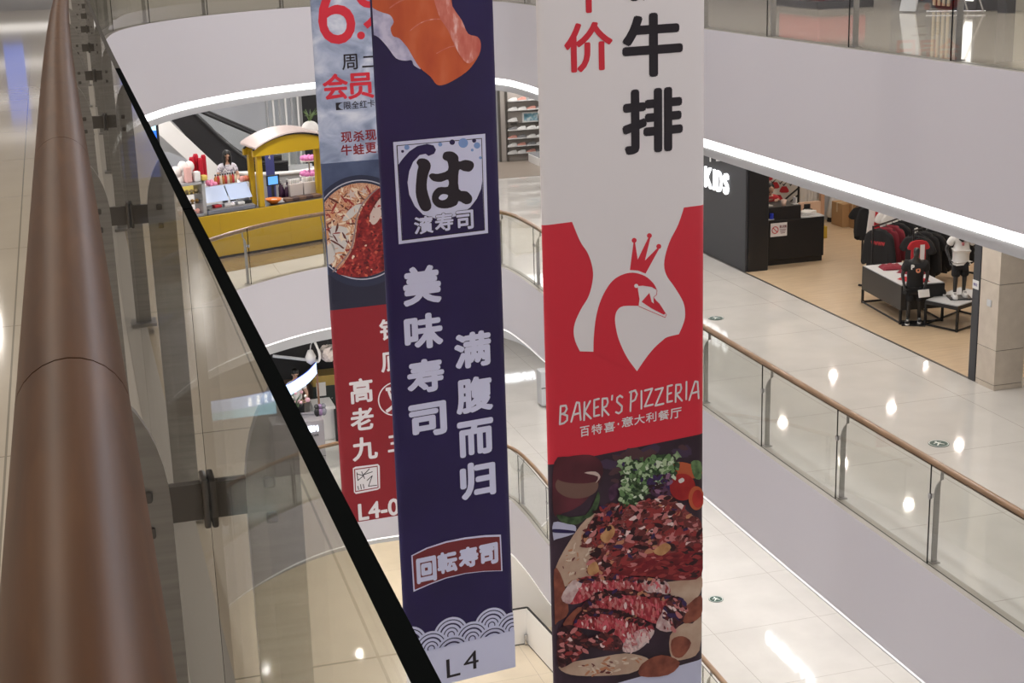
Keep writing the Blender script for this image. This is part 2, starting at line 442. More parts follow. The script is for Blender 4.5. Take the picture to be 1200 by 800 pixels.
# our own balustrade (posts where the near glass joints stand)
NEAR = Path([Vector((.116 + .008 * y + .0009 * max(0, y - 3) ** 2, y, 0)) for y in (-1.5, 1, 3, 4, 5, 6, 7, 8, 9, 10, 11, 12, 13, 14, 15, 16, 17, 18.5)])
class Flip(Path):
    """a path whose walkway lies on its left"""
    def tan(s, d): return -Path.tan(s, d)
near_path = Flip(NEAR.p)
rt = thing('balustrade', 'long balustrade with thick brown wooden handrail beside the viewer, at the left edge', 'railing', (.1, 5, 0))
near_posts = [1.72 + 1.5 + 1.99 * k for k in range(0, 8)]
railing(rt, near_path, L5, near_posts, 19.9, m_wood, near=True, rr=.043, gtop=1.15, hoff=.138, seams=[0, 2.65, 4.02, 6.6, 9.1, 11.6, 14.1, 16.6, 19.9])
def ring_posts(GP, n0, dend):
    r = []; d = GP.d0 - 2 * n0
    while d < dend - .3: r.append(d); d += 2.0
    return r
def ring_end(GP, ok): return next(d / 100 for d in range(int(GP.d0 * 100), int(GP.L[-1] * 100)) if ok(GP.at(d / 100)))
for z, lab in ((L5, 'glass balustrade of the top gallery opposite, cut off by the upper edge'),
               (L4, 'glass balustrade with brown handrail one floor down, in front of the clothing store'),
               (L3, 'glass balustrade with brown handrail two floors down, seen between the hanging banners')):
    rt = thing('balustrade', lab, 'railing', (8.4, 15, z))
    GP = GPS[z]
    dend = ring_end(GP, (lambda p: p.y < 18.7 and p.x < 2) if z == L5 else (lambda p: p.x < .9))
    railing(rt, GP, z, ring_posts(GP, 2, dend), dend, m_rail_d)

# ---------------------------------------------------------------- level four, right: the clothing store
SX = 12.58                                # store line
def flat_sign(name, o, u, v, back, parent, m, text=None, mt=None, bold=.02, inset=(.1, .25), t=.012):
    """a thin board o,u,v with optional lettering as a child"""
    mb = MB(); mb.prism([(0, 0), (1, 0), (1, 1), (0, 1)], o, u, v, Vector(back) * t)
    b = mb.build(name, m, parent)
    if text:
        mb = MB(); o = Vector(o); u_ = Vector(u); v_ = Vector(v)
        put_glyph(mb, text, o + u_ * inset[0] + v_ * inset[1] - Vector(back) * .003, u_ * (1 - 2 * inset[0]), v_ * (1 - 2 * inset[1]), bold=bold)
        mb.build('lettering', mt, b if parent else b)
    return b
# floor of the store, its bulkhead, walls
mb = MB(); mb.add([(SX, 18.4, L4 + .004), (XR, 18.4, L4 + .004), (XR, 34.5, L4 + .004), (SX, 34.5, L4 + .004)], [[0, 1, 2, 3]]); o = struct(mb, 'floor', m_oak)
mb = MB(); mb.box((SX + .1, 26.6, -1.86), (.2, 16.6, .44)); struct(mb, 'trim_13', m_lgrey)
mb = MB(); mb.box((SX + .02, 26.6, L4 + .006), (.04, 16.4, .006)); struct(mb, 'trim_14', m_steel_d)
m_deco = mat('store_wall_white', (.72, .68, .64), .6)
mb = MB(); mb.box((16.0, 31.1, -3.5), (6.6, .15, 3.6)); struct(mb, 'wall_store', m_deco)
mb = MB(); mb.box((19.4, 25, -3.5), (.15, 13, 3.6)); struct(mb, 'wall_store_side', noise_mat('warm_wall', [(.3, (.42, .30, .2)), (.7, (.5, .37, .25))], 2, 2))
# charcoal portal block with the lit sign
kt = thing('sign_portal', 'tall charcoal portal block of the clothing store carrying white lit letters', 'shop front', (SX + .3, 28, L4))
mb = MB(); mb.box((SX + .28, 28.75, L4 + 1.62), (.5, 4.7, 3.24), bev=.01); mb.build('panel', m_char, kt)
mb = MB(); mb.box((SX + .29, 26.385, L4 + 1.6), (.42, .03, 3.2)); mb.build('end_panel', m_black, kt)
m_sign = mat('lit_letters', (1, 1, 1), .4, emit=(.93, .96, 1), es=1.5)
p0 = at(853, 222, X=SX); 
hgt = .56
yk = [(28.62, 28.27, 'K'), (28.24, 28.12, 'I'), (28.08, 27.72, 'D'), (27.69, 27.38, 'S')]
zb = at(850, 228, X=SX).z; zt = at(850, 203, X=SX).z
y0 = at(828, 210, X=SX).y; y1 = at(853, 215, X=SX).y
wd = (y0 - y1)
fr = [('K', -.12, .22), ('I', .30, .37), ('D', .45, .70), ('S', .77, 1.0)]
for ch, a, b in fr:
    mb = MB(); put_glyph(mb, ch, (SX, y0 - wd * a, zb), (0, -wd * (b - a), 0), (0, 0, zt - zb), bold=.03, depth=(.04, 0, 0))
    mb.build('sign_letter', m_sign, kt)
# way sign with a white arrow on the bulkhead
ws = thing('way_sign', 'small white arrow and letter on the grey bulkhead above the charcoal portal', 'sign', at(840, 186, X=SX))
mb = MB(); a = at(839, 189, X=SX - .012); b = at(848, 189, X=SX - .012); zz = at(843, 183, X=SX - .012).z
mb.prism([(0, 0), (1, .5), (0, 1)], a, (0, b.y - a.y, 0), (0, 0, zz - a.z), (.01, 0, 0)); mb.build('arrow', mat('white_print', (.85, .85, .85), .5), ws)
mb = MB(); a = at(831, 189, X=SX - .012); put_glyph(mb, 'f', a, (0, -.12, 0), (0, 0, .2), bold=.02, depth=(.01, 0, 0)); mb.build('letter', MATS['white_print'], ws)

# cashier counter
ct = thing('cashier_counter', 'black cashier counter with a raised back and a no smoking notice', 'counter', (13.8, 26.9, L4))
mb = MB(); mb.box((13.78, 27.0, L4 + .06), (1.36, .56, .12)); mb.build('plinth', m_black, ct)
mb = MB(); mb.box((13.74, 27.0, L4 + .52), (1.46, .66, .80), bev=.01); mb.build('body', m_blackm, ct)
mb = MB(); mb.box((13.48, 27.0, L4 + 1.05), (.96, .62, .27), bev=.01); mb.build('raised_top', m_black, ct)
mb = MB(); mb.box((14.22, 26.98, L4 + .93), (.5, .60, .02)); mb.build('desk_top', m_lgrey, ct)
nb = flat_sign('notice_board', (13.28, 26.655, L4 + .60), (.36, 0, 0), (0, 0, .27), (0, 1, 0), ct, mat('notice_white', (.75, .72, .72), .5))
mb = MB(); c = Vector((13.375, 26.645, L4 + .735)); rg = []
for k in range(24):
    a = 2 * math.pi * k / 24; rg.append((math.cos(a), math.sin(a)))
vs = [c + Vector((x * r, 0, y * r)) for r in (.075, .058) for x, y in rg]
mb.add(vs, [[k, (k + 1) % 24, 24 + (k + 1) % 24, 24 + k] for k in range(24)])
mb.add([c + Vector(q) for q in ((-.05, 0, .038), (-.038, 0, .05), (.05, 0, -.038), (.038, 0, -.05))], [[0, 1, 2, 3]])
mb.build('prohibition_ring', mat('notice_red', (.5, .03, .05), .5), nb)
mb = MB(); put_glyph(mb, '禁止吸烟', (13.47, 26.645, L4 + .765), (.15, 0, 0), (0, 0, .06), bold=.03)
for k in range(3): mb.box((13.545, 26.646, L4 + .735 - .035 * k), (.14 - .02 * k, .001, .012))
mb.build('lettering', mat('notice_ink', (.15, .04, .05), .5), nb)
def small(name, label, cat, mb, mats, loc, group=None):
    t = mb.build(name, mats, origin=Vector(loc)); return tag(t, label, cat, group)
zt_ = L4 + 1.185
mb = MB(); mb.box((13.9, 26.85, zt_ + .07), (.02, .14, .14)); mb.box((13.9, 26.85, zt_ + .006), (.1, .14, .012)); small('card_stand', 'small white card stand on the right end of the black cashier counter', 'stand', mb, m_whfab, (13.9, 26.85, zt_))
mb = MB(); mb.lathe((13.62, 26.78, zt_), [(.0001, 0), (.045, 0), (.055, .12), (.05, .12), (.0001, .02)]); small('paper_cup', 'small pink paper cup on the front edge of the black cashier counter', 'cup', mb, mat('cup_pink', (.7, .5, .42), .6), (13.62, 26.78, zt_))
mb = MB(); mb.box((13.25, 26.9, zt_ + .008), (.30, .2, .016), rz=.2); small('paper_stack', 'white papers lying at the left end of the black cashier counter', 'paper', mb, m_whfab, (13.25, 26.9, zt_))
zd_ = L4 + .94
mb = MB()
for k in range(4): mb.box((14.2 + .01 * k, 26.95, zd_ + .008 + .014 * k), (.34, .25, .012), rz=.3 + .12 * k)
small('document_stack', 'loose stack of white documents on the lower desk top of the counter', 'paper', mb, m_whfab, (14.2, 26.95, zd_))
mb = MB(); mb.box((14.36, 27.17, zd_ + .03), (.16, .12, .06), bev=.01); mb.box((14.36, 27.2, zd_ + .10), (.14, .03, .1), bev=.01); small('card_terminal', 'black card terminal at the back corner of the lower desk top', 'device', mb, m_black, (14.36, 27.17, zd_))
# little niche things at the left of the counter
mb = MB(); mb.box((13.2, 26.63, L4 + .965), (.24, .09, .015)); small('display_ledge', 'narrow white ledge on the left front of the black counter', 'ledge', mb, m_lgrey, (13.2, 26.63, L4 + .96))
mb = MB(); mb.cyl((13.28, 26.62, L4 + .973), .04, .11); small('blue_tin', 'small blue tin on the white ledge of the counter', 'tin', mb, mat('tin_blue', (.02, .04, .45), .4), (13.28, 26.62, L4 + .973))
mb = MB(); mb.cyl((13.15, 26.62, L4 + .973), .035, .10); small('white_tin', 'small white tin beside the blue tin on the counter ledge', 'tin', mb, m_whfab, (13.15, 26.62, L4 + .973))

# ---------------------------------------------------------------- people and mannequins
def body(name, joints, edges, radii, m, parent, sub=2):
    """one continuous skinned figure; joints {key: co}, radii {key: r or (rx, ry)}; first key is the root"""
    keys = list(joints); me = bpy.data.meshes.new(name)
    P = parent_world(parent).inverted() if parent else Matrix()
    me.from_pydata([tuple(joints[k]) for k in keys], [(keys.index(a), keys.index(b)) for a, b in edges], [])
    o = bpy.data.objects.new(name, me); COL.objects.link(o)
    md = o.modifiers.new('skin', 'SKIN'); md.use_smooth_shade = True
    sv = me.skin_vertices[0].data
    for i, k in enumerate(keys):
        r = radii[k]; sv[i].radius = r if hasattr(r, '__len__') else (r, r); sv[i].use_root = (i == 0)
    s = o.modifiers.new('sub', 'SUBSURF'); s.levels = sub; s.render_levels = sub
    bpy.context.view_layer.update()
    dg = bpy.context.evaluated_depsgraph_get()
    m2 = bpy.data.meshes.new_from_object(o.evaluated_get(dg)); bpy.data.objects.remove(o)
    m2.transform(P); m2.materials.clear(); m2.materials.append(m); m2.name = name
    for p in m2.polygons: p.use_smooth = True; p.material_index = 0
    o = bpy.data.objects.new(name, m2); COL.objects.link(o)
    if parent: o.parent = parent
    return o
def hand_joints(J, E, Rr, side, wrist, fwd, out, s=1.0):
    """palm plus five fingers off the wrist; fwd along the hand, out towards the thumb"""
    f = Vector(fwd).normalized() * s; u = Vector(out).normalized() * s; n = f.cross(u) / s
    w = Vector(wrist)
    J[side + 'palm'] = w + f * .05; Rr[side + 'palm'] = (.034, .020); E.append((side + 'wrist', side + 'palm'))
    for k, (dx, ln) in enumerate(((.026, .070), (.009, .078), (-.009, .072), (-.026, .056))):
        b = w + f * .09 + u * dx; a = side + f'f{k}'
        J[a + 'a'] = b; J[a + 'b'] = b + f * ln * .5 + n * .008; J[a + 'c'] = b + f * ln * .85 + n * .028
        Rr[a + 'a'] = .0105; Rr[a + 'b'] = .0092; Rr[a + 'c'] = .008
        E += [(side + 'palm', a + 'a'), (a + 'a', a + 'b'), (a + 'b', a + 'c')]
    J[side + 'ta'] = w + f * .04 + u * .042; J[side + 'tb'] = w + f * .075 + u * .056 + n * .012
    Rr[side + 'ta'] = .0125; Rr[side + 'tb'] = .0095
    E += [(side + 'palm', side + 'ta'), (side + 'ta', side + 'tb')]
def head(mb, c, f, m=0, s=1.0):
    """face looking along f: skull, jaw, nose, ears, lips, eyes (materials 0 skin, 1 dark, 2 lip)"""
    c = Vector(c); f = Vector(f).normalized(); r = f.cross(Vector((0, 0, 1))).normalized(); u = r.cross(f)
    B = Matrix((r, f, u)).transposed().to_4x4()
    mb.ball(c + u * .02 * s, (.076 * s, .096 * s, .105 * s), 0, M=B); mb.ball(c + f * .022 * s - u * .055 * s, (.056 * s, .068 * s, .07 * s), 0, M=B)
    mb.ball(c + f * .098 * s - u * .018 * s, (.013 * s, .018 * s, .022 * s), 0, 10, 8, B)
    for e in (-1, 1):
        mb.ball(c + r * e * .078 * s - u * .012 * s, (.01 * s, .02 * s, .032 * s), 0, 10, 8, B)
        mb.ball(c + r * e * .032 * s + f * .084 * s + u * .012 * s, (.014 * s, .009 * s, .008 * s), 1, 10, 8, B)
        mb.ball(c + r * e * .032 * s + f * .088 * s + u * .034 * s, (.02 * s, .007 * s, .005 * s), 1, 10, 8, B)
    mb.ball(c + f * .084 * s - u * .062 * s, (.025 * s, .009 * s, .009 * s), 2, 10, 8, B)
m_lip = mat('lips', (.4, .14, .12), .5)
def person(label, base, yaw, seat_h, shirt, arms, hair='short', loc_hip=None, lean=.0, look_down=.35, trousers=None, sleeves='short', s=1.0, skin=None, bend=0.0):
    """standing figure; yaw turns it about its feet; arms: two (elbow, wrist, hand direction) in body axes: x right, y front"""
    t = thing('person', label, 'person', base, rz=yaw)
    M = Matrix.Translation(base) @ Matrix.Rotation(yaw, 4, 'Z')
    g = lambda x, y, z: M @ Vector((x * s, y * s, z * s))
    ly = lean
    J, E, Rr = {}, [], {}
    def add(k, co, r, par=None):
        J[k] = g(*co); Rr[k] = tuple(q * s for q in r) if hasattr(r, '__len__') else r * s
        if par: E.append((par, k))
    add('pelvis', (0, 0, .93), (.15, .10)); add('waist', (0, ly * .35, 1.08), (.125, .088), 'pelvis'); add('chest', (0, ly * .8, 1.28 - bend * .4), (.15, .10), 'waist')
    add('collar', (0, ly, 1.42 - bend * .8), (.09, .06), 'chest'); add('neck', (0, ly * 1.12, 1.50 - bend), .052, 'collar'); add('skull', (0, ly * 1.25 + .015, 1.59 - bend * 1.1), .06, 'neck')
    hands = []
    for sd, e in (('l', -1), ('r', 1)):
        add(sd + 'shoulder', (e * .17, ly * .95, 1.38 - bend * .7), .062, 'collar')
        el, wr, fd, od = arms[sd]
        add(sd + 'elbow', el, .042, sd + 'shoulder'); add(sd + 'wrist', wr, .028, sd + 'elbow')
        R3 = M.to_3x3(); hand_joints(J, E, Rr, sd, J[sd + 'wrist'], R3 @ Vector(fd), R3 @ Vector(od))
        add(sd + 'hip', (e * .09, 0, .86), .088, 'pelvis'); add(sd + 'knee', (e * .10, .02, .48), .058, sd + 'hip'); add(sd + 'ankle', (e * .105, -.01, .09), .040, sd + 'knee'); add(sd + 'toe', (e * .12, .13, .04), .034, sd + 'ankle')
    b = body('body', J, E, Rr, skin or m_skin, t)
    # clothes as looser shells over the same skeleton
    K = ['pelvis', 'waist', 'chest', 'collar']; JJ = {k: J[k] for k in K}; RR = {k: tuple(q + .018 * s for q in Rr[k]) for k in K}; EE = [('pelvis', 'waist'), ('waist', 'chest'), ('chest', 'collar')]
    for sd in 'lr':
        JJ[sd + 'shoulder'] = J[sd + 'shoulder']; RR[sd + 'shoulder'] = .078 * s; EE.append(('collar', sd + 'shoulder'))
        q = .62 if sleeves == 'short' else 1.0
        JJ[sd + 'mid'] = J[sd + 'shoulder'].lerp(J[sd + 'elbow'], q); RR[sd + 'mid'] = .064 * s; EE.append((sd + 'shoulder', sd + 'mid'))
        if sleeves == 'long':
            JJ[sd + 'cuff'] = J[sd + 'elbow'].lerp(J[sd + 'wrist'], .88); RR[sd + 'cuff'] = .042 * s; EE.append((sd + 'mid', sd + 'cuff'))
    body('shirt', JJ, EE, RR, shirt, t)
    if trousers:
        JJ = {'pelvis': J['pelvis']}; RR = {'pelvis': (.165 * s, .115 * s)}; EE = []
        for sd in 'lr':
            for k, r in (('hip', .1), ('knee', .072), ('ankle', .055)):
                JJ[sd + k] = J[sd + k]; RR[sd + k] = r * s
            EE += [('pelvis', sd + 'hip'), (sd + 'hip', sd + 'knee'), (sd + 'knee', sd + 'ankle')]
        body('trousers', JJ, EE, RR, trousers, t)
        mb = MB()
        for e in (-1, 1): mb.ball(g(e * .115, .06, .045), (.05 * s, .14 * s, .05 * s), 0, M=M.to_3x3().to_4x4())
        mb.build('shoes', m_black, t)
    hc = g(0, ly * 1.35 + .02, 1.64 - bend * 1.1); fd = M.to_3x3() @ Vector((0, math.cos(look_down), -math.sin(look_down)))
    mb = MB(); head(mb, hc, fd, s=s); mb.build('face', [skin or m_skin, m_hair, m_lip], b)
    mb = MB(); bk = M.to_3x3() @ Vector((0, -1, 0)); up = Vector((0, 0, 1))
    u2 = (up + fd * .25).normalized()
    mb.ball(hc + u2 * .05 * s + bk * .012 * s, (.094 * s, .108 * s, .094 * s), 0, M=M.to_3x3().to_4x4())
    if hair == 'long':
        mb.ball(hc + bk * .05 * s - up * .10 * s, (.105 * s, .07 * s, .21 * s), 0, M=M.to_3x3().to_4x4())
        for e in (-1, 1): mb.ball(hc + M.to_3x3() @ Vector((e * .074 * s, .035 * s, -.07 * s)), (.034 * s, .06 * s, .17 * s), 0, M=M.to_3x3().to_4x4())
    mb.build('hair', m_hair, t)
    return t
person('person in a red shirt with short black hair behind the black cashier counter', (13.72, 27.74, L4), R_(180 - 12), 0, m_red,
       {'l': ((-.27, .22, 1.13), (-.14, .45, 1.31), (.5, .8, 0), (1, -.4, 0)), 'r': ((.28, .22, 1.13), (.12, .45, 1.31), (-.5, .8, 0), (-1, -.4, 0))}, lean=.20, look_down=.95, trousers=m_black, s=.93, bend=.12)

# wall graphics behind the cashier
wg = thing('wall_graphic', 'red and black graphic of shapes and ticks on the white wall behind the cashier', 'mural', (14, 31.0, -3))
def wp(px, py, y=31.015): return at(px, py, Y=y)
def wall_poly(mb, pts, y, mi=0):
    P = [wp(*q, y) for q in pts]; vs = [(p.x, p.y, p.z) for p in P]
    tri = tessellate_polygon([[Vector((p.x, p.z, 0)) for p in P]]); mb.add(vs, [list(t) for t in tri], mi)
mb = MB()
for cx, cy, r in ((899, 207, 6), (908, 217, 5), (919, 222, 5), (905, 203, 4), (912, 232, 5), (896, 222, 5)):
    wall_poly(mb, [(cx + r * (1 + .25 * math.sin(3 * a)) * math.cos(a), cy + r * (1 + .25 * math.cos(2 * a)) * math.sin(a)) for a in [k * math.pi / 7 for k in range(14)]], 31.012)
mb.build('red_shapes', m_red, wg)
mb = MB()
for x, y in ((903, 211), (912, 212), (916, 214), (924, 214)):
    wall_poly(mb, [(x, y), (x + 2, y + 2.2), (x + 8, y - 2.5), (x + 2.2, y + 4.2)], 31.005)
mb.build('black_ticks', m_black, wg)
# slanted rail stand beside it
st = thing('rail_stand', 'slanted black wall rails to the right of the wall graphic', 'rack', (14.9, 30.6, L4))
mb = MB()
for k in range(3):
    a = at(917, 236 + 8 * k, Y=30.8); b = at(936, 220 + 8 * k, Y=30.8); mb.tube([a, b], .02)
mb.build('rail', m_black, st)
mb = MB(); a = at(936, 217, Y=30.8); mb.tube([a, (a.x, a.y, L4)], .025); mb.build('upright', m_black, st)
# curtained fitting room and its low partition
cu = thing('fitting_curtain', 'white pleated fitting room curtain behind a pale partition', 'curtain', at(947, 262, Y=29.6))
def curtain(mb, a, b, z0, z1, folds, amp=.05):
    a = Vector(a); b = Vector(b); n = folds * 6; d = (b - a); nrm = Vector((d.y, -d.x, 0)).normalized(); lo, hi = [], []
    for k in range(n + 1):
        p = a + d * k / n + nrm * amp * math.sin(2 * math.pi * k / 6); lo.append((p.x, p.y, z0)); hi.append((p.x, p.y, z1))
    strip(mb, [Vector(q) for q in lo], [Vector(q) for q in hi], 0, True)
a = at(937, 262, Y=30.2); b = at(957, 262, Y=30.2)
mb = MB(); curtain(mb, (a.x, 30.2, 0), (b.x, 30.2, 0), L4 + .05, -2.3, 5); mb.build('cloth', m_whfab, cu)
mb = MB(); mb.tube([(a.x - .1, 30.2, -2.28), (b.x + .1, 30.2, -2.28)], .02); mb.build('curtain_rod', m_steel_d, cu)
pa = at(935, 275, Y=29.0); pb = at(962, 275, Y=29.0)
pt = thing('partition', 'pale wooden partition standing behind the black counter', 'partition', (pa.x, 29, L4))
mb = MB(); zz = at(950, 236, Y=29.0).z
mb.box(((pa.x + pb.x) / 2, 29.0, (L4 + zz) / 2), (pb.x - pa.x, .08, zz - L4), bev=.01); mb.build('panel', mat('pale_wood', (.60, .42, .32), .5), pt)
mb = MB(); mb.box((pb.x, 29.0, (L4 + zz + .5) / 2), (.09, .1, zz + .5 - L4), bev=.01); mb.build('post', mat('pale_wood_post', (.50, .30, .2), .5), pt)
c2 = thing('fitting_curtain', 'long grey curtain hanging beyond the cashier, right of the pale partition', 'curtain', at(972, 268, Y=30.4))
a = at(963, 268, Y=30.4); b = at(992, 266, Y=30.4)
mb = MB(); curtain(mb, (a.x, 30.4, 0), (b.x, 30.4, 0), L4 + .02, -2.3, 7); mb.build('cloth', m_lgrey, c2)
mb = MB(); mb.tube([(a.x - .1, 30.4, -2.28), (b.x + .1, 30.4, -2.28)], .02); mb.build('curtain_rod', m_steel_d, c2)
# yellow carton, brown boxes
def carton(label, c, d, m, rz=0, tape=True, group=None):
    t = thing('carton', label, 'box', (c[0], c[1], c[2]), group, rz)
    M = lambda x, y, z: Vector(c) + Matrix.Rotation(rz, 3, 'Z') @ Vector((x, y, z))
    mb = MB(); mb.box(M(0, 0, d[2] / 2), d, bev=.008, rz=rz); mb.build('box_body', m, t)
    if tape:
        mb = MB(); mb.box(M(0, 0, d[2] + .001), (d[0], .06, .002), rz=rz); mb.box(M(-d[0] / 2 - .001, 0, d[2] * .8), (.002, .06, d[2] * .4), rz=rz); mb.build('tape', mat('tape', (.6, .48, .3), .3), t)
    return t
p = at(961, 280, z=L4); carton('small mustard yellow carton on the store floor behind the counter', (p.x, p.y + .15, L4 + .005), (.34, .3, .26), mat('mustard', (.45, .30, .03), .6))
p = at(1001, 266, z=L4); carton('large brown carton under the dark clothes, left of a smaller one', (p.x, p.y + .3, L4 + .005), (.55, .5, .52), m_card)
p = at(1013, 269, z=L4); carton('upright brown carton at the right of the larger brown carton', (p.x, p.y + .25, L4 + .005), (.34, .45, .62), m_card)

# garments and racks
def shirt_outline(kind):
    if kind == 'tee': h = [(.08, 0), (.14, -.02), (.24, -.06), (.33, -.22), (.25, -.27), (.21, -.2), (.2, -.66), (0, -.67)]
    elif kind == 'hoodie': h = [(.10, .03), (.15, -.01), (.24, -.06), (.29, -.25), (.33, -.56), (.25, -.58), (.215, -.28), (.22, -.64), (.2, -.68), (0, -.68)]
    else: h = [(.17, 0), (.18, -.1), (.24, -.95), (.06, -.96), (.02, -.35), (0, -.35)]
    return [(x, y) for x, y in h] + [(-x, y) for x, y in h[-2::-1]]
def garment(label, top, ang, mainm, kind='hoodie', accent=None, group=None, thick=.085, hanger=True, scale=1.0):
    t = thing('garment', label, 'clothes', top, group)
    u = Vector((math.cos(ang), math.sin(ang), 0)) * scale; n = Vector((-math.sin(ang), math.cos(ang), 0)); up = Vector((0, 0, scale))
    bm = bmesh.new(); pl = smooth_poly(shirt_outline(kind), True, 3)
    mb = MB(); c = Vector(top); nn = len(pl)
    rings = []
    for off, inset in ((-1, .72), (-.75, .93), (0, 1), (.75, .93), (1, .72)):
        cx, cy = 0, -.34
        rings.append([c + u * (cx + (p[0] - cx) * (.5 + inset / 2)) + up * (cy + (p[1] - cy) * (.8 + inset * .2)) + n * off * thick / 2 for p in pl])
    vs = [v for r in rings for v in r]
    mb.add(vs, [[i * nn + k, i * nn + (k + 1) % nn, (i + 1) * nn + (k + 1) % nn, (i + 1) * nn + k] for i in range(4) for k in range(nn)], 0, True)
    tri = tessellate_polygon([[Vector((p[0], p[1], 0)) for p in pl]])
    mb.add(rings[0], [list(q) for q in tri]); mb.add(rings[-1], [list(q)[::-1] for q in tri])
    mb.build('cloth', mainm, t)
    if accent:
        mb = MB()
        if accent[0] == 'stripe':
            for e in (-1, 1): mb.box(c + u * e * .25 + up * -.3 + n * 0, (.03, thick * 1.1, .44), rz=ang)
        elif accent[0] == 'print':
            put_glyph(mb, accent[2], c + u * -.13 + up * -.24 - n * (thick / 2 + .006), u * .26, up * .07, bold=.03, depth=n * .003)
        elif accent[0] == 'panel':
            mb.box(c + u * .10 + up * -.38 - n * (thick / 2 - .01), (.13 * scale, .03, .5 * scale), rz=ang)
        mb.build('trim_' + accent[0] if accent[0] != 'print' else 'chest_print', accent[1], t)
    if hanger:
        mb = MB(); mb.tube([c + u * -.19 + up * -.02, c + up * .05, c + u * .19 + up * -.02], .007, seg=6); mb.tube([c + up * .05, c + up * .10, c + up * .12 + n * .02], .005, seg=6); mb.build('hanger', m_blackm, t)
    return t
def rack(label, a, b, zbar, foot=True):
    """a black garment rail between two points"""
    a = Vector(a); b = Vector(b); t = thing('garment_rack', label, 'rack', ((a.x + b.x) / 2, (a.y + b.y) / 2, L4))
    mb = MB(); mb.tube([(a.x, a.y, zbar), (b.x, b.y, zbar)], .016); mb.build('rail', m_blackm, t)
    n = (b - a).normalized(); s = Vector((-n.y, n.x, 0))
    for p in (a, b):
        mb = MB(); mb.tube([(p.x, p.y, zbar + .02), (p.x, p.y, L4 + .03)], .018); mb.build('upright', m_blackm, t)
        mb = MB(); q1 = p - s * .26; q2 = p + s * .26; mb.tube([(q1.x, q1.y, L4 + .025), (q2.x, q2.y, L4 + .025)], .02); mb.build('foot', m_blackm, t)
    return t
# front rack of black and red hoodies (runs away from the viewer to the right)
ra = at(1031, 262, Y=24.4); zb_ = ra.z - .02
a = Vector((ra.x, 24.4, 0)); b = Vector((ra.x + 1.45, 25.3, 0))
rack('black garment rack with black and dark red hooded tops above the black table', a - (b - a).normalized() * .25, b + (b - a).normalized() * .1, zb_)
cols = [(m_black, ('print', m_red, 'Jordan'), 'black hooded top with red chest print facing the walkway, first on the front rack')] 
cols = [(m_blkfab, ('panel', m_blkfab), 'black hooded top'), (m_maroon, None, 'dark red hooded top'), (m_maroon, None, 'dark red hooded top'), (m_blkfab, None, 'black hooded top'), (m_blkfab, ('stripe', m_whfab), 'black hooded top with pale sleeve stripes'), (m_blkfab, None, 'black hooded top'), (m_blkfab, ('stripe', m_greyfab), 'black hooded top with grey sleeve stripes'), (m_blkfab, None, 'black hooded top')]
ordn = ['first', 'second', 'third', 'fourth', 'fifth', 'sixth', 'seventh', 'eighth', 'ninth', 'tenth', 'eleventh', 'twelfth']
dirv = (b - a).normalized(); ang = math.atan2(dirv.y, dirv.x) - math.pi / 2
for k, (mm, acc, lb) in enumerate(cols):
    p = a + (b - a) * k / (len(cols) - 1)
    if k == 0:
        g_ = garment('black hooded top with a red chest print, front end of the front rack', (p.x, p.y, zb_ - .12), ang, mm, accent=('print', mat('print_red', (.6, .05, .06), .6), 'WWWW'), group='tops on the front rack', scale=1.1)
    else:
        garment(f'{lb}, {ordn[k]} from the front end of the front rack', (p.x, p.y, zb_ - .12), ang, mm, accent=acc, group='tops on the front rack')
# rear rack of black tops
ra2 = at(1080, 270, Y=23.6); zr = ra2.z + .0
a2 = Vector((ra2.x, 23.7, 0)); b2 = Vector((ra2.x + 1.5, 24.5, 0))
rack('black garment rack of all black tops behind the dark mannequin', a2 - Vector((.15, .08, 0)), b2 + Vector((.15, .08, 0)), zr)
d2 = (b2 - a2).normalized(); ang2 = math.atan2(d2.y, d2.x) - math.pi / 2
for k in range(9):
    p = a2 + (b2 - a2) * k / 8
    garment(f'black top on the rear rack, {ordn[k]} from its left end', (p.x, p.y, zr - .12), ang2, m_blkfab, kind='hoodie' if k % 2 else 'tee', group='tops on the rear rack', scale=1.15)
# red and white top hanging in front of the rear rack
p = at(1076, 300, Y=22.7); garment('small red and white sleeveless top hanging between the two racks', (p.x, p.y, at(1078, 281, Y=22.7).z), -.2, m_red, kind='tee', accent=('panel', m_whfab), thick=.05, scale=.62)
# clothes on the back wall, left of the front rack
wr = thing('garment_rail', 'long black wall rail with hanging clothes at the back of the store', 'rack', (17.6, 27.4, L4))
ba = at(1012, 240, Y=26.4); bb = at(1055, 240, Y=25.6)
zrail = ba.z + .12
mb = MB(); mb.tube([(ba.x - .2, 26.4, zrail), (bb.x + .2, 25.6, zrail)], .016); mb.build('rail', m_blackm, wr)
for p in (ba, bb):
    mb = MB(); mb.tube([(p.x, p.y, zrail), (p.x, p.y, L4)], .018); mb.build('upright', m_blackm, wr)
defs = [(m_blkfab, 'tee', 'black long top at the left end of the wall rail'), (m_blkfab, 'hoodie', 'black top beside the left end of the wall rail'), (m_whfab, 'trousers', 'white trousers on the wall rail, left of the red ones'), (m_red, 'trousers', 'bright red trousers on the wall rail'), (m_whfab, 'tee', 'white top on the wall rail, right of the red trousers'), (m_whfab, 'tee', 'white top at the right end of the wall rail')]
for k, (mm, kd, lb) in enumerate(defs):
    p = ba.lerp(bb, (k + .3) / 5.6); garment(lb, (p.x, p.y, zrail - .13), R_(-25), mm, kind=kd, group='clothes on the wall rail', thick=.1)
wr2 = thing('garment_rail', 'short wall rail with dark coats above the brown cartons', 'rack', (17, 30, L4))
ba = at(983, 232, Y=30.2); bb = at(1008, 236, Y=30.2); zrail = at(990, 222, Y=30.2).z
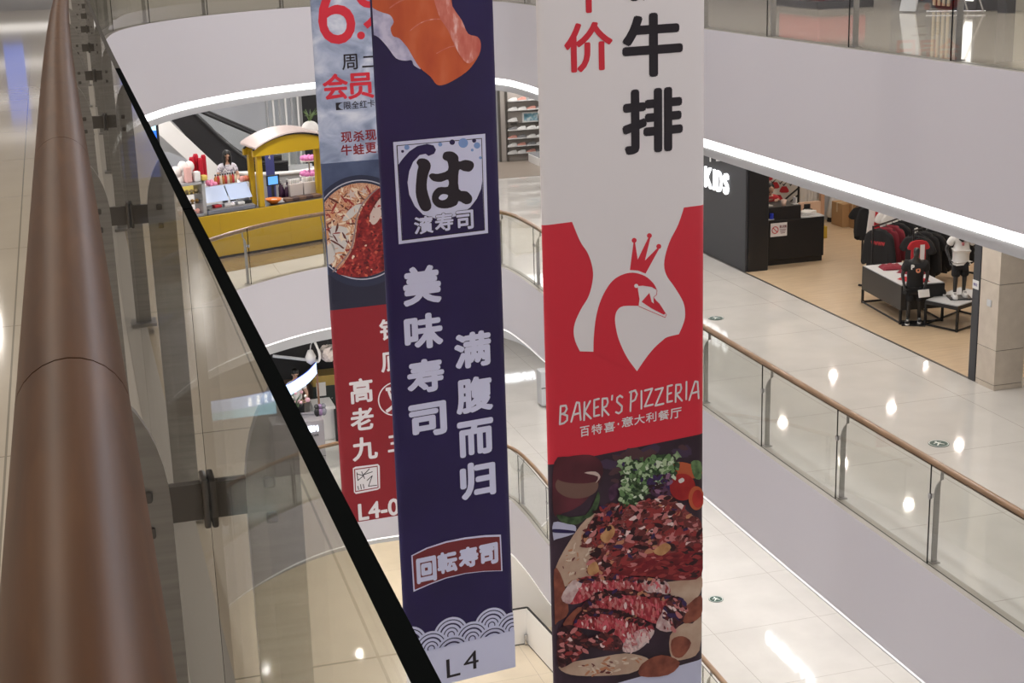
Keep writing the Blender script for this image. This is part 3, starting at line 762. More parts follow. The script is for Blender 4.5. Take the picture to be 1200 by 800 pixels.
mb = MB(); mb.tube([(ba.x, 30.2, zrail), (bb.x + .5, 30.2, zrail)], .016); mb.build('rail', m_blackm, wr2)
for q in (ba.x, bb.x + .5):
    mb = MB(); mb.tube([(q, 30.2, zrail), (q, 31.0, zrail)], .014); mb.build('wall_bracket', m_blackm, wr2)
for k, (mm, lb) in enumerate(((m_whfab, 'white top at the left end of the short wall rail'), (m_blkfab, 'black coat right of the white top on the short wall rail'), (m_blkfab, 'black coat in the middle of the short wall rail'), (m_greyfab, 'dark grey coat at the right end of the short wall rail'))):
    p = ba.lerp(bb, k / 3); garment(lb, (p.x, 30.2, zrail - .13), -.15, mm, group='coats on the short wall rail', thick=.16, scale=1.35 if k else .8)

# tables
def frame_table(label, pts, ztop, boxh, top_m, box_m, name='display_table'):
    """four floor corners, a slab box at the top and a thin black frame beneath"""
    P = [Vector((p[0], p[1], 0)) for p in pts]; c = sum(P, Vector()) / 4
    t = thing(name, label, 'table', (c.x, c.y, L4))
    fl = L4 + .005
    mb = MB(); vs = [(p.x, p.y, z) for z in (ztop - boxh, ztop) for p in P]
    mb.add(vs, [[0, 1, 2, 3], [0, 1, 5, 4], [1, 2, 6, 5], [2, 3, 7, 6], [3, 0, 4, 7], [4, 5, 6, 7]]); mb.build('apron', box_m, t)
    mb = MB(); Q = [c + (p - c) * .97 for p in P]; vs = [(p.x, p.y, z) for z in (ztop + .001, ztop + .014) for p in Q]
    mb.add(vs, [[0, 1, 5, 4], [1, 2, 6, 5], [2, 3, 7, 6], [3, 0, 4, 7], [4, 5, 6, 7]]); mb.build('tabletop', top_m, t)
    for p in P:
        q = c + (p - c) * .97; mb = MB(); mb.box((q.x, q.y, (fl + ztop - boxh) / 2), (.035, .035, ztop - boxh - fl), rz=.3); mb.build('leg', m_blackm, t)
    mb = MB()
    for i in range(4):
        q1 = c + (P[i] - c) * .97; q2 = c + (P[(i + 1) % 4] - c) * .97; mb.tube([(q1.x, q1.y, fl + .02), (q2.x, q2.y, fl + .02)], .018, seg=4)
    mb.build('floor_frame', m_blackm, t)
    return t
T1 = [(13.45, 23.35), (13.28, 21.75), (14.05, 21.65), (14.25, 23.3)]
zt1 = at(1060, 335, Y=21.75).z
frame_table('black framed display table with a pale grey top and folded red clothes', T1, zt1, .42, m_lgrey, m_black)
T2 = [(13.62, 21.55), (13.86, 20.95), (14.85, 21.4), (14.65, 22.1)]
zt2 = at(1102, 362, Y=20.95).z
frame_table('low black framed display table with a grey top carrying the white shirted mannequin', T2, zt2, .06, m_lgrey, m_black)
def folded(label, c, d, m, rz):
    t = thing('folded_garment', label, 'clothes', c, 'folded clothes on the black display table', rz)
    bm = bmesh.new(); bmesh.ops.create_grid(bm, x_segments=14, y_segments=10, size=.5)
    for v in bm.verts:
        e = max(abs(v.co.x), abs(v.co.y)) * 2; v.co.z = (1 - e ** 5) * (.8 + .2 * math.sin(v.co.x * 17 + c[0] * 9) * math.cos(v.co.y * 13)) 
    M = Matrix.Translation(c) @ Matrix.Rotation(rz, 4, 'Z') @ Matrix.Diagonal((*d, 1))
    mb = MB(); mb.bm(bm, M, 0, True); mb.build('cloth', m, t)
    mb = MB(); mb.tube([M @ Vector((x / 10 - .5, -.46, .25)) for x in range(1, 10)], .012, seg=6); mb.build('fold_edge', m, t)
folded('bright red top folded at the front of the black display table', (13.66, 22.0, zt1 + .016), (.36, .44, .06), m_red, .15)
folded('dark red top folded behind the bright red one on the black display table', (13.95, 22.5, zt1 + .016), (.36, .45, .09), m_maroon, .5)
folded('black and red top draped over the far side of the black display table', (13.8, 22.95, zt1 + .016), (.4, .34, .08), m_maroon, -.2)

def sneaker(label, c, rz, upper, sole, group=None, s=1.0, parts=True):
    t = thing('sneaker', label, 'shoe', c, group, rz)
    M = Matrix.Translation(c) @ Matrix.Rotation(rz, 4, 'Z') @ Matrix.Diagonal((s, s, s, 1))
    outl = smooth_poly([(-.13, -.035), (-.13, .035), (-.04, .036), (.05, .048), (.12, .035), (.148, 0), (.12, -.04), (.04, -.045), (-.05, -.034)], True, 4)
    mb = MB(); mb.prism(outl, M @ Vector((0, 0, 0)), M.to_3x3() @ Vector((1, 0, 0)), M.to_3x3() @ Vector((0, 1, 0)), M.to_3x3() @ Vector((0, 0, .03))); mb.build('sole', sole, t)
    def ring(z, sc, hx0, hx1):
        r = []
        for p in outl:
            x = max(hx0, min(hx1, p[0] * sc)); r.append(M @ Vector((x, p[1] * sc * (.95 if z < .06 else .8), z)))
        return r
    rs = [ring(.03, .97, -.13, .145), ring(.05, .96, -.127, .135), ring(.068, .92, -.125, .09), ring(.09, .85, -.122, .03), ring(.105, .75, -.118, -.01)]
    n = len(outl); mb = MB(); mb.add([v for r in rs for v in r], [[i * n + k, i * n + (k + 1) % n, (i + 1) * n + (k + 1) % n, (i + 1) * n + k] for i in range(4) for k in range(n)], 0, True)
    mb.add(rs[-1], [list(range(n))]); mb.build('upper', upper, t)
    if parts:
        mb = MB()
        for k in range(3): mb.box(M @ Vector((.03 + .02 * k, 0, .092 - .010 * k)), (.008 * s, .05 * s, .008 * s), rz=rz, ry=.35)
        mb.build('laces', m_black if upper is m_whfab else m_whfab, t)
    return t
# mannequins: full bodies in glossy black
def mannequin(label, base, yaw, top, arms, bottoms, lean, prints=(), headless=False, s=.66):
    t = thing('mannequin', label, 'mannequin', base, rz=yaw)
    M = Matrix.Translation(base) @ Matrix.Rotation(yaw, 4, 'Z') @ Matrix.Scale(s, 4); g = lambda x, y, z: M @ Vector((x, y, z)); R3 = M.to_3x3()
    J, E, Rr = {}, [], {}
    sc = lambda r: tuple(q * s for q in r) if hasattr(r, '__len__') else r * s
    def add(k, co, r, par=None):
        J[k] = g(*co); Rr[k] = r
        if par: E.append((par, k))
    ly = lean
    add('pelvis', (0, 0, .95), (.15, .10)); add('waist', (0, ly * .35, 1.10), (.12, .085), 'pelvis'); add('chest', (0, ly * .8, 1.30), (.155, .10), 'waist')
    add('collar', (0, ly, 1.44), (.09, .06), 'chest'); add('neck', (0, ly * 1.15, 1.52), .05, 'collar')
    if not headless:
        add('jaw', (0, ly * 1.35 + .02, 1.60), (.065, .075), 'neck'); add('skull', (0, ly * 1.42 + .005, 1.70), (.078, .095), 'jaw'); add('crown', (0, ly * 1.42 - .01, 1.77), (.055, .065), 'skull')
    for sd, e in (('l', -1), ('r', 1)):
        add(sd + 'shoulder', (e * .18, ly * .95, 1.40), .062, 'collar')
        el, wr, fd, od = arms[sd]
        add(sd + 'elbow', el, .042, sd + 'shoulder'); add(sd + 'wrist', wr, .027, sd + 'elbow'); hand_joints(J, E, Rr, sd, J[sd + 'wrist'], R3 @ Vector(fd), R3 @ Vector(od), s)
        add(sd + 'hip', (e * .09, 0, .88), .09, 'pelvis'); add(sd + 'knee', (e * .11, .03 + .05 * e, .50), .058, sd + 'hip'); add(sd + 'ankle', (e * .12, .08 * e, .11), .04, sd + 'knee'); add(sd + 'toe', (e * .14, .08 * e + .12, .05), .034, sd + 'ankle')
    body('figure', J, E, {k: sc(r) for k, r in Rr.items()}, m_manq, t)
    K = ['pelvis', 'waist', 'chest', 'collar']; JJ = {k: J[k] for k in K}; RR = {k: tuple(q + .045 for q in Rr[k]) for k in K}; EE = [('pelvis', 'waist'), ('waist', 'chest'), ('chest', 'collar')]
    JJ['hem'] = J['pelvis'] + Vector((0, 0, -.10 * s)); RR['hem'] = (.215, .16); EE.append(('pelvis', 'hem')); RR['waist'] = (.19, .145)
    for sd in 'lr':
        JJ[sd + 's'] = J[sd + 'shoulder']; RR[sd + 's'] = .095; JJ[sd + 'm'] = J[sd + 'shoulder'].lerp(J[sd + 'elbow'], .68); RR[sd + 'm'] = .095; EE += [('collar', sd + 's'), (sd + 's', sd + 'm')]
    body('shirt', JJ, EE, {k: sc(r) for k, r in RR.items()}, top, t)
    JJ = {'pelvis': J['pelvis'] + Vector((0, 0, -.19 * s))}; RR = {'pelvis': (.15, .11)}; EE = []
    for sd in 'lr':
        JJ[sd + 'h'] = J[sd + 'hip'] + Vector((0, 0, -.13 * s)); RR[sd + 'h'] = .112; JJ[sd + 'k'] = J[sd + 'hip'].lerp(J[sd + 'knee'], 1.0) + Vector((0, 0, -.02)); RR[sd + 'k'] = .112; EE += [('pelvis', sd + 'h'), (sd + 'h', sd + 'k')]
    body('shorts', JJ, EE, {k: sc(r) for k, r in RR.items()}, bottoms, t)
    mb = MB(); mb.box(g(0, .05, .014), (.5 * s, .42 * s, .018), rz=yaw, bev=.004); mb.build('base_plate', m_black, t)
    for pr, mm, (x, y, z), (w, h) in prints:
        mb = MB(); o = g(x, y, z); put_glyph(mb, pr, o, R3 @ Vector((-w, 0, 0)), (0, 0, h), bold=.04, depth=R3 @ Vector((0, -.06, 0))); mb.build('chest_print', mm, t)
    feet = [g(e * .13, .08 * e + .06, .026) for e in (-1, 1)]
    return t, feet, M
B1 = at(1070, 379, z=L4); yaw1 = R_(150)
t1, feet, M1 = mannequin('black mannequin in a black printed top leaning forward beside the black display table', (B1.x, B1.y, L4 + .004), yaw1, m_blkfab,
    {'l': ((-.26, .14, 1.12), (-.20, .22, .86), (.1, .2, -1), (1, .3, 0)), 'r': ((.27, .14, 1.12), (.22, .22, .86), (-.1, .2, -1), (-1, .3, 0))}, m_blkfab, .26,
    prints=(('P', m_whfab, (.10, .37, 1.28), (.07, .08)), ('o', mat('patch_orange', (.6, .22, .12), .6), (.0, .34, 1.2), (.1, .09))), s=.78)
for k, f_ in enumerate(feet): sneaker(('left' if k else 'right') + ' black and white sneaker on the foot of the black topped mannequin', f_, yaw1 + R_(90), m_blkfab, m_whfab, s=.8)
w = M1 @ Vector((-.19, .27, .74)); mb = MB(); mb.box(w, (.2, .025, .13), rz=yaw1 + .5, rx=.3, bev=.006); small('swing_card', 'white folded card held by the black topped mannequin', 'card', mb, m_whfab, w)
B2 = Vector((14.2, 21.45, zt2 + .016)); yaw2 = R_(160)
t2, feet, M2 = mannequin('black mannequin in a white logo t-shirt and black shorts on the low grey table', B2, yaw2, m_whfab,
    {'l': ((-.34, .06, 1.14), (-.30, .30, 1.08), (.5, .6, .2), (0, .2, 1)), 'r': ((.33, -.02, 1.13), (.28, .16, .92), (-.2, .4, -.8), (-1, .3, 0))}, m_blkfab, .02, headless=True,
    prints=(('✓', m_black, (.10, .20, 1.33), (.2, .07)), ('0', mat('print_rose', (.55, .2, .22), .6), (.03, .20, 1.24), (.05, .06))), s=.74)
for k, f_ in enumerate(feet): sneaker(('left' if k else 'right') + ' white sneaker on the foot of the white shirted mannequin', f_ + Vector((0, 0, .0)), yaw2 + R_(90), m_whfab, m_whfab, s=.9)
p = Vector((14.0, 21.75, zt2 + .016)); sneaker('single black and white sneaker on the low grey table by the mannequin', p, 2.2, m_blkfab, m_whfab)

# pillar, jamb and lift recess at the right edge
pl_ = thing('stone_pillar', 'beige stone clad pillar at the right end of the clothing store', 'pillar', (SX + .25, 18.2, L4))
m_stone = noise_mat('beige_stone', [(.3, (.50, .43, .36)), (.7, (.58, .51, .43))], 5, 5, .45)
z = L4
for hh in (.08, .52, .98, 1.3, .9):
    mb = MB(); mb.box((SX + .24, 18.24, z + hh / 2 - .004), (.48, .46, hh - .008), bev=.004); mb.build('stone_block', m_stone, pl_); z += hh
mb = MB(); mb.box((SX + .24, 18.24, (L4 + z) / 2), (.46, .44, z - L4 - .02)); mb.build('core', m_steel_d, pl_)
jb = thing('door_jamb', 'tall charcoal jamb of the clothing store standing left of the stone pillar', 'jamb', (SX + .1, 18.6, L4))
mb = MB(); mb.box((SX + .1, 18.58, L4 + 1.8), (.2, .17, 3.6), bev=.006); mb.build('jamb_post', m_char, jb)
zz = at(1143, 333, X=SX).z
mb = MB(); mb.box((SX - .006, 18.58, zz), (.006, .15, .13)); ns = mb.build('notice_sticker', m_whfab, jb)
mb = MB(); put_glyph(mb, '推拉', (SX - .012, 18.63, zz - .02), (0, -.1, 0), (0, 0, .045), bold=.03); mb.build('lettering', mat('sticker_ink', (.12, .08, .25), .5), ns)
mb = MB(); mb.box((SX - .01, 18.22, at(1160, 355, X=SX).z), (.014, .1, .1), bev=.003); tag(mb.build('wall_plate', m_lgrey), 'small square switch plate on the beige stone pillar', 'switch')
m_lift = noise_mat('olive_metal', [(.3, (.20, .19, .155)), (.7, (.25, .235, .19))], 2, 3, .3, (1, 1, 20), metal=.4)
lf = thing('lift_front', 'dull olive metal lift front in the recess right of the stone pillar', 'lift', (13.2, 16.5, L4))
y = 18.0
for wdt in (.62, .75, .75, .75, .75, .75):
    mb = MB(); mb.box((13.12, y - wdt / 2, L4 + 1.8), (.08, wdt - .012, 3.58), bev=.004); mb.build('metal_panel', m_lift, lf); y -= wdt
mb = MB(); mb.box((13.25, 15.5, L4 + 1.85), (.15, 5.2, 3.7)); struct(mb, 'wall_recess', m_steel_d)
mb = MB(); mb.box((12.95, 8, L4 + 1.8), (.3, 10, 3.6)); struct(mb, 'wall_gallery', m_stone)

# exit discs set in the walkway
m_sg = mat('sign_green', (.012, .06, .045), .35); m_sw = mat('sign_white', (.8, .85, .82), .4)
for lab, p in (('round green running man floor disc nearer the right edge, one floor down', at(1100, 520, z=L4)), ('round green exit floor disc beside the white banner, one floor down', at(839, 373, z=L4)), ('round green exit floor disc two floors down, right of the steak picture', at(839, 702, z=L3))):
    t = thing('floor_sign', lab, 'sign', p)
    mb = MB(); mb.cyl((p.x, p.y, p.z + .002), .135, .006, seg=32); mb.build('disc', m_sg, t)
    mb = MB()
    vs = [(p.x + r * math.cos(2 * math.pi * k / 32), p.y + r * math.sin(2 * math.pi * k / 32), p.z + .0092) for r in (.128, .118) for k in range(32)]
    mb.add(vs, [[k, (k + 1) % 32, 32 + (k + 1) % 32, 32 + k] for k in range(32)]); mb.build('rim', m_sw, t)
    mb = MB(); q = lambda x, y: (p.x + x, p.y + y, p.z + .0092)
    for pts in ([(-.02, .05), (.01, .05), (.02, 0), (-.01, -.01)], [(-.01, 0), (.02, 0), (.06, -.05), (.045, -.06)], [(-.01, 0), (.01, -.01), (-.05, -.07), (-.065, -.06)], [(-.02, .045), (-.07, .02), (-.06, .008), (-.01, .03)], [(.01, .045), (.055, .03), (.05, .016), (.005, .03)]):
        mb.add([q(*a_) for a_ in pts], [[0, 1, 2, 3]])
    vs = [q(.0 + .017 * math.cos(k * math.pi / 6), .07 + .017 * math.sin(k * math.pi / 6)) for k in range(12)]; mb.add(vs, [list(range(12))])
    mb.build('running_figure', m_sw, t)

# ---------------------------------------------------------------- level four, far: the shoe wall between the banners
sw = thing('shoe_wall', 'grey display wall with rows of shoe ledges, between the blue and white banners', 'shelving', (12.5, 43.0, L4))
YS = 42.4
a = at(588, 188, Y=YS); b = at(645, 180, Y=YS)
mb = MB(); mb.box(((a.x + 17) / 2, YS + .1, -3.55), (17 - a.x, .16, 3.5)); mb.build('back_panel', mat('panel_grey', (.45, .41, .38), .6), sw)
for x in (585.5, 594):
    p = at(x, 150, Y=YS); mb = MB(); mb.box((p.x, YS - .0, -3.6), (.06, .06, 3.4)); mb.build('upright', m_steel_d, sw)
wl, wr_ = at(598, 150, Y=YS).x, 17.0
rows = [118, 129, 141.5, 152, 162, 171, 179.5]; colsx = [601, 611.5, 623, 634]
shoe_m = [m_whfab, m_whfab, mat('coral_fabric', (.62, .30, .25), .7), m_whfab, m_greyfab]
rn = ['top', 'second', 'third', 'fourth', 'fifth', 'sixth', 'bottom']; cn = ['leftmost', 'second from left', 'third from left', 'fourth from left']
kk = 0
for i, ry in enumerate(rows):
    zz = at(612, ry, Y=YS - .1).z
    for j, cx in enumerate(colsx):
        p = at(cx, ry, Y=YS - .12)
        if i == 2 and j >= 1: continue
        mb = MB(); mb.box((p.x, YS - .09, zz - .012), (.30, .22, .016)); mb.build('ledge', m_steel_d, sw)
        mm = shoe_m[(i * 3 + j * 2) % 5]
        cname = {'white_fabric': 'white', 'coral_fabric': 'coral', 'grey_fabric': 'grey'}[mm.name]
        sneaker(f'{cname} sneaker on the shoe wall, {rn[i]} row, {cn[j]}', Vector((p.x, YS - .10, zz - .002)), math.pi + .05, mm, m_whfab, 'sneakers on the shoe wall', 1.05, parts=False)
fr_ = thing('picture_screen', 'small bright landscape picture in a white frame on the shoe wall', 'screen', at(621, 137, Y=YS - .05))
a = at(612, 143.5, Y=YS - .03); b = at(634, 130, Y=YS - .03)
mb = MB(); mb.box(((a.x + b.x) / 2, YS - .03, (a.z + b.z) / 2), (b.x - a.x, .06, b.z - a.z), bev=.005); mb.build('frame', m_white, fr_)
mb = MB(); mb.box(((a.x + b.x) / 2, YS - .064, (a.z + b.z) / 2), ((b.x - a.x) * .84, .006, (b.z - a.z) * .72)); mb.build('picture', noise_mat('screen_blue', [(.35, (.05, .15, .2)), (.5, (.2, .4, .5)), (.65, (.75, .8, .8))], 6, 3, .3), fr_)
p = at(612, 145, Y=YS - .08); mb = MB(); mb.box(((wl + wr_) / 2, YS - .05, p.z), (wr_ - wl, .12, .03)); mb.build('long_shelf', m_steel_d, sw)
mb = MB(); mb.box((a.x + 2.2, YS - 1.4, L4 + .004), (8.0, 3.0, .006)); struct(mb, 'floor', mat('grey_brown_floor', (.30, .25, .21), .35))
pl2 = at(636, 194, z=L4)
pd = thing('display_plinth', 'low white plinth under the mannequin at the edge of the white banner', 'plinth', (pl2.x, pl2.y, L4))
mb = MB(); mb.box((pl2.x + .5, pl2.y + .4, L4 + .12), (1.3, 1.0, .24), bev=.01); mb.build('plinth_box', m_white, pd)
mb = MB(); mb.box((pl2.x + .5, pl2.y + .4, L4 + .25), (1.26, .96, .015)); mb.build('top_sheet', m_greyfab, pd)
B3 = Vector((pl2.x + .32, pl2.y + .4, L4 + .26))
m_navy = mat('navy_fabric', (.02, .03, .13), .8)
t3, feet, M3_ = mannequin('small mannequin in a white and navy top in front of the shoe wall', B3, R_(170), m_whfab,
    {'l': ((-.28, .03, 1.13), (-.27, .14, .9), (0, .3, -1), (1, .2, 0)), 'r': ((.28, .03, 1.13), (.27, .1, .9), (0, .3, -1), (-1, .2, 0))}, m_navy, .02,
    prints=(('5', m_navy, (.09, .17, 1.2), (.16, .2)),), s=.95)
# wall behind the far walkway of level four, right part
mb = MB(); mb.box((14.6, YS + .4, -3.6), (8, .2, 3.6)); struct(mb, 'wall_far', m_lgrey)

# ---------------------------------------------------------------- the hanging banners
m_cable = mat('cable', (.2, .2, .2), .4, .8)
def circ(cx, cy, rx, ry=None, n=28):
    ry = rx if ry is None else ry
    return [(cx + rx * math.cos(2 * math.pi * k / n), cy + ry * math.sin(2 * math.pi * k / n)) for k in range(n)]
def clip_half(P, a, c):
    """keep points with a*x <= c (a = +-1)"""
    out = []
    for i in range(len(P)):
        p, q = P[i - 1], P[i]; ip, iq = a * p[0] <= c, a * q[0] <= c
        if ip != iq:
            t = (c - a * p[0]) / (a * (q[0] - p[0])); out.append((p[0] + t * (q[0] - p[0]), p[1] + t * (q[1] - p[1])))
        if iq: out.append(q)
    return out
class Banner:
    """a long printed fabric sleeve; the print is laid on its front in (s, z) metres"""
    def __init__(b, label, left_px, Y, right_x, ang, zones, zbot, ztop=4.2):
        b.u = Vector((math.cos(ang), math.sin(ang), 0)); b.n = Vector((math.sin(ang), -math.cos(ang), 0))
        b.o = at(*left_px, Y=Y); b.o.z = 0
        b.w = 0; b.w = b.bp(right_x, left_px[1])[0]
        c = b.o + b.u * b.w / 2
        b.t = thing('hanging_banner', label, 'banner', (c.x, c.y, zbot), 'promotional banners hung in the atrium')
        prof = []
        rs, rn, th = .07, .022, .05
        for k in range(7): a_ = math.pi / 2 * k / 6; prof.append((rs * (1 - math.sin(a_)) , -rn + rn * math.cos(math.pi / 2 - a_)))
        prof = [(rs - rs * math.cos(math.pi / 2 * k / 6), -th / 2 + (th / 2) * math.sin(math.pi / 2 * k / 6)) for k in range(7)]
        front = prof + [(b.w - s, d) for s, d in prof[::-1]]
        back = [(s, -th - d) for s, d in front[1:-1]][::-1]
        loop = front + back
        zs = [zbot] + [z for z, m in zones] ; mats = [m for z, m in zones]
        for k in range(len(mats)):
            mb = MB(); n = len(loop)
            lo = [b.o + b.u * s + b.n * d + Vector((0, 0, zs[k])) for s, d in loop]; hi = [p + Vector((0, 0, zs[k + 1] - zs[k])) for p in lo]
            mb.add(lo + hi, [[i, (i + 1) % n, n + (i + 1) % n, n + i] for i in range(n)], 0, True)
            if k == 0: mb.add(lo, [list(range(n))[::-1]])
            if k == len(mats) - 1: mb.add(hi, [list(range(n))])
            mb.build('fabric_panel', mats[k], b.t)
        zt = zs[-1]
        mb = MB(); mb.tube([b.o + b.u * .0 - b.n * .025 + Vector((0, 0, zt + .02)), b.o + b.u * b.w - b.n * .025 + Vector((0, 0, zt + .02))], .022); mb.build('top_bar', m_cable, b.t)
        for s in (.12, b.w - .12):
            p = b.o + b.u * s - b.n * .025; mb = MB(); mb.tube([(p.x, p.y, zt + .02), (p.x, p.y, 7.5)], .004, seg=6); mb.build('cable', m_cable, b.t)
        b.cur = None
    def bp(b, px, py):
        v = ray(px, py); d = (b.o - CAM).dot(b.n) / v.dot(b.n); p = CAM + v * d
        return ((p - b.o).dot(b.u), p.z)
    def P(b, s, z, layer): return b.o + b.u * s + b.n * (.0012 + .0011 * layer) + Vector((0, 0, z))
    def begin(b, name): b.cur = MB(); b.name = name
    def end(b, mats): return b.cur.build(b.name, mats, b.t, recalc=False)
    def poly_sz(b, pts, layer, mi=0, clip=True):
        if clip: pts = clip_half(clip_half(pts, 1, b.w - .012), -1, -.012)
        if len(pts) < 3: return
        tri = tessellate_polygon([[Vector((s, z, 0)) for s, z in pts]])
        b.cur.add([b.P(s, z, layer) for s, z in pts], [list(t) for t in tri], mi)
    def poly(b, px, layer, mi=0, sm=0):
        if sm: px = [(v.x, v.y) for v in smooth_poly([(x, y, 0) for x, y in px], True, sm)]
        b.poly_sz([b.bp(*p) for p in px], layer, mi)
    def glyph(b, ch, x0, y0, x1, y1, layer, mi=0, bold=0.0, shear=0.0, slant=True):
        cx, cy = (x0 + x1) / 2, (y0 + y1) / 2
        if slant: d = .07 * (x1 - x0); y0 += d; y1 -= d
        s0 = b.bp(x0, cy)[0]; s1 = b.bp(x1, cy)[0]; z1 = b.bp(cx, y0)[1]; z0 = b.bp(cx, y1)[1]
        o = b.P(s0, z0, layer); mb = b.cur
        put_glyph(mb, ch, o, b.u * (s1 - s0), Vector((0, 0, z1 - z0)), mi, bold)
    def stroke_sz(b, pts, w, layer, mi=0):
        for p, q in zip(pts, pts[1:]):
            d = Vector((q[0] - p[0], q[1] - p[1])); 
            if d.length < 1e-6: continue
            n = Vector((-d.y, d.x)).normalized() * w / 2
            b.poly_sz([(p[0] + n.x, p[1] + n.y), (q[0] + n.x, q[1] + n.y), (q[0] - n.x, q[1] - n.y), (p[0] - n.x, p[1] - n.y)], layer, mi)
        for p in pts: b.poly_sz(circ(p[0], p[1], w / 2, n=10), layer, mi)
    def stroke(b, px, w, layer, mi=0, sm=0):
        if sm: px = [(v.x, v.y) for v in smooth_poly([(x, y, 0) for x, y in px], False, sm)]
        b.stroke_sz([b.bp(*p) for p in px], w, layer, mi)

m_bw = mat('banner_white', s2l(236, 231, 231), .42); m_br = mat('banner_red', s2l(214, 45, 62), .42)
m_bn = noise_mat('banner_navy', [(.3, s2l(31, 21, 66)), (.7, s2l(37, 26, 76))], 1.2, 2, .42); m_bk = mat('banner_black', s2l(40, 34, 40), .45)
m_ink = mat('print_ink', s2l(34, 28, 36), .45); m_lil = mat('banner_lilac', s2l(205, 208, 232), .42)
# ---- white and red banner with the swan
_t = Banner.__new__(Banner)
def zplane(left_px, Y, ang, px):
    t = Banner.__new__(Banner); t.u = Vector((math.cos(ang), math.sin(ang), 0)); t.n = Vector((math.sin(ang), -math.cos(ang), 0)); t.o = at(*left_px, Y=Y); t.o.z = 0
    return t.bp(*px)[1]
A1 = R_(9.8); L1 = (640, 400); Y1 = 10.2
zq = lambda *p: zplane(L1, Y1, A1, p)
z_red, z_stk, z_end = zq(732, 252), zq(736, 526), zq(738, 796)
m_stk0 = noise_mat('print_dark_table', [(.35, s2l(44, 30, 40)), (.65, s2l(62, 44, 58))], 3, 3, .42)
B = Banner('tall white and red hanging banner printed with a crowned swan and a sliced steak', L1, Y1, 825.5, A1,
           [(z_end, m_lil), (z_stk, m_stk0), (z_red, m_br), (4.2, m_bw)], z_end - .42)
B.begin('red_lettering'); B.glyph('半', 662, -50, 717, 19, 1, bold=.022); B.glyph('价', 661, 22, 718, 88, 1, bold=.022); B.end(m_br)
B.begin('black_lettering'); B.glyph('份', 729, -76, 799, 5, 1, bold=.03); B.glyph('牛', 729, 10, 800, 95, 1, bold=.032); B.glyph('排', 729, 98, 800, 184, 1, bold=.032); B.end(m_ink)
q = lambda pts: [(640 + x / 3.81, 240 + y / 3.81) for x, y in pts]
B.begin('swan_field')
wht = [(108, 58), (150, 160), (185, 215), (205, 275), (208, 330), (190, 405), (155, 465), (130, 520), (122, 565), (130, 610), (150, 653)]
wht = [(v.x, v.y) for v in smooth_poly([(*p, 0) for p in wht], False, 4)]
rt_ = [(405, 742), (440, 690), (480, 640), (515, 608), (540, 590), (592, 577)]
rt_ = [(v.x, v.y) for v in smooth_poly([(*p, 0) for p in rt_], False, 4)]
rl = [(592, 577), (612, 530), (620, 490), (612, 435), (575, 370), (535, 310), (527, 250), (550, 165), (590, 85), (622, -14)]
rl = [(v.x, v.y) for v in smooth_poly([(*p, 0) for p in rl], False, 4)]
B.poly(q(wht + [(210, 655)] + rt_ + rl[1:]), 1); B.end(m_bw)
B.begin('swan_neck')
nk = [(210, 657), (212, 590), (222, 500), (245, 420), (285, 350), (330, 315), (385, 302), (440, 317), (478, 350), (494, 380)]
nk = [(v.x, v.y) for v in smooth_poly([(*p, 0) for p in nk], False, 4)]
inn = [(412, 450), (345, 451), (318, 468), (307, 500), (310, 545), (325, 605), (360, 680), (405, 742)]
inn = [(v.x, v.y) for v in smooth_poly([(*p, 0) for p in inn], False, 4)]
B.poly(q(nk + [(470, 366), (430, 360), (408, 362), (410, 385), (416, 420)] + inn + [(330, 715)]), 2); B.end(m_br)
B.begin('swan_beak'); B.poly(q([(460, 392), (425, 432), (470, 462), (525, 490), (532, 482), (505, 440), (478, 415), (480, 440), (470, 432)]), 2)
B.stroke(q([(494, 380), (492, 400), (478, 412), (536, 490), (530, 502), (412, 452)]), .004, 3)
B.end(m_br)
B.begin('swan_eye'); B.poly(q(circ(401, 361, 9)), 3); B.end(m_bw)
B.begin('crown'); B.poly(q([(373, 290), (389, 168), (396, 168), (408, 244), (455, 146), (464, 148), (440, 248), (496, 192), (503, 196), (443, 306), (410, 293)]), 2)
for c in ((392, 158), (460, 137), (502, 185)): B.poly(q(circ(*c, 11)), 2)
B.end(m_br)
# hand drawn capitals
STK = {'B': [[(0, 0), (.12, 1)], [(.12, 1), (.62, .98), (.72, .78), (.5, .58), (.1, .54)], [(.3, .55), (.75, .4), (.72, .15), (.4, .02), (0, 0)]],
       'A': [[(0, -.02), (.5, 1), (.72, .95), (.82, -.02)], [(.2, .34), (.8, .38)]], 'K': [[(.1, 0), (.18, 1)], [(.8, 1), (.18, .45), (.85, .02)]],
       'E': [[(.8, .98), (.2, .96), (.15, .05), (.8, .06)], [(.18, .5), (.68, .54)]], 'R': [[(.1, 0), (.16, .98), (.7, .95), (.78, .72), (.6, .52), (.16, .45), (.85, 0)]],
       "'": [[(.5, 1), (.42, .78)]], 'S': [[(.8, .88), (.55, 1), (.25, .9), (.22, .68), (.5, .52), (.75, .36), (.7, .1), (.4, 0), (.1, .1)]],
       'P': [[(.1, -.05), (.2, .98)], [(.05, .95), (.62, 1), (.82, .78), (.6, .5), (.15, .42)]], 'I': [[(.5, 0), (.54, 1)]],
       'Z': [[(.1, .95), (.85, .98), (.08, .04), (.9, .06)]]}
B.begin('brand_lettering')
zb0, zb1 = B.bp(655, 497)[1], B.bp(655, 476)[1]
xs = [('B', 222, 270), ('A', 276, 330), ('K', 332, 375), ('E', 378, 415), ('R', 418, 458), ("'", 458, 482), ('S', 482, 526), ('P', 550, 594), ('I', 596, 616), ('Z', 618, 664), ('Z', 668, 714), ('E', 722, 757), ('R', 762, 802), ('I', 804, 828), ('A', 830, 884)]
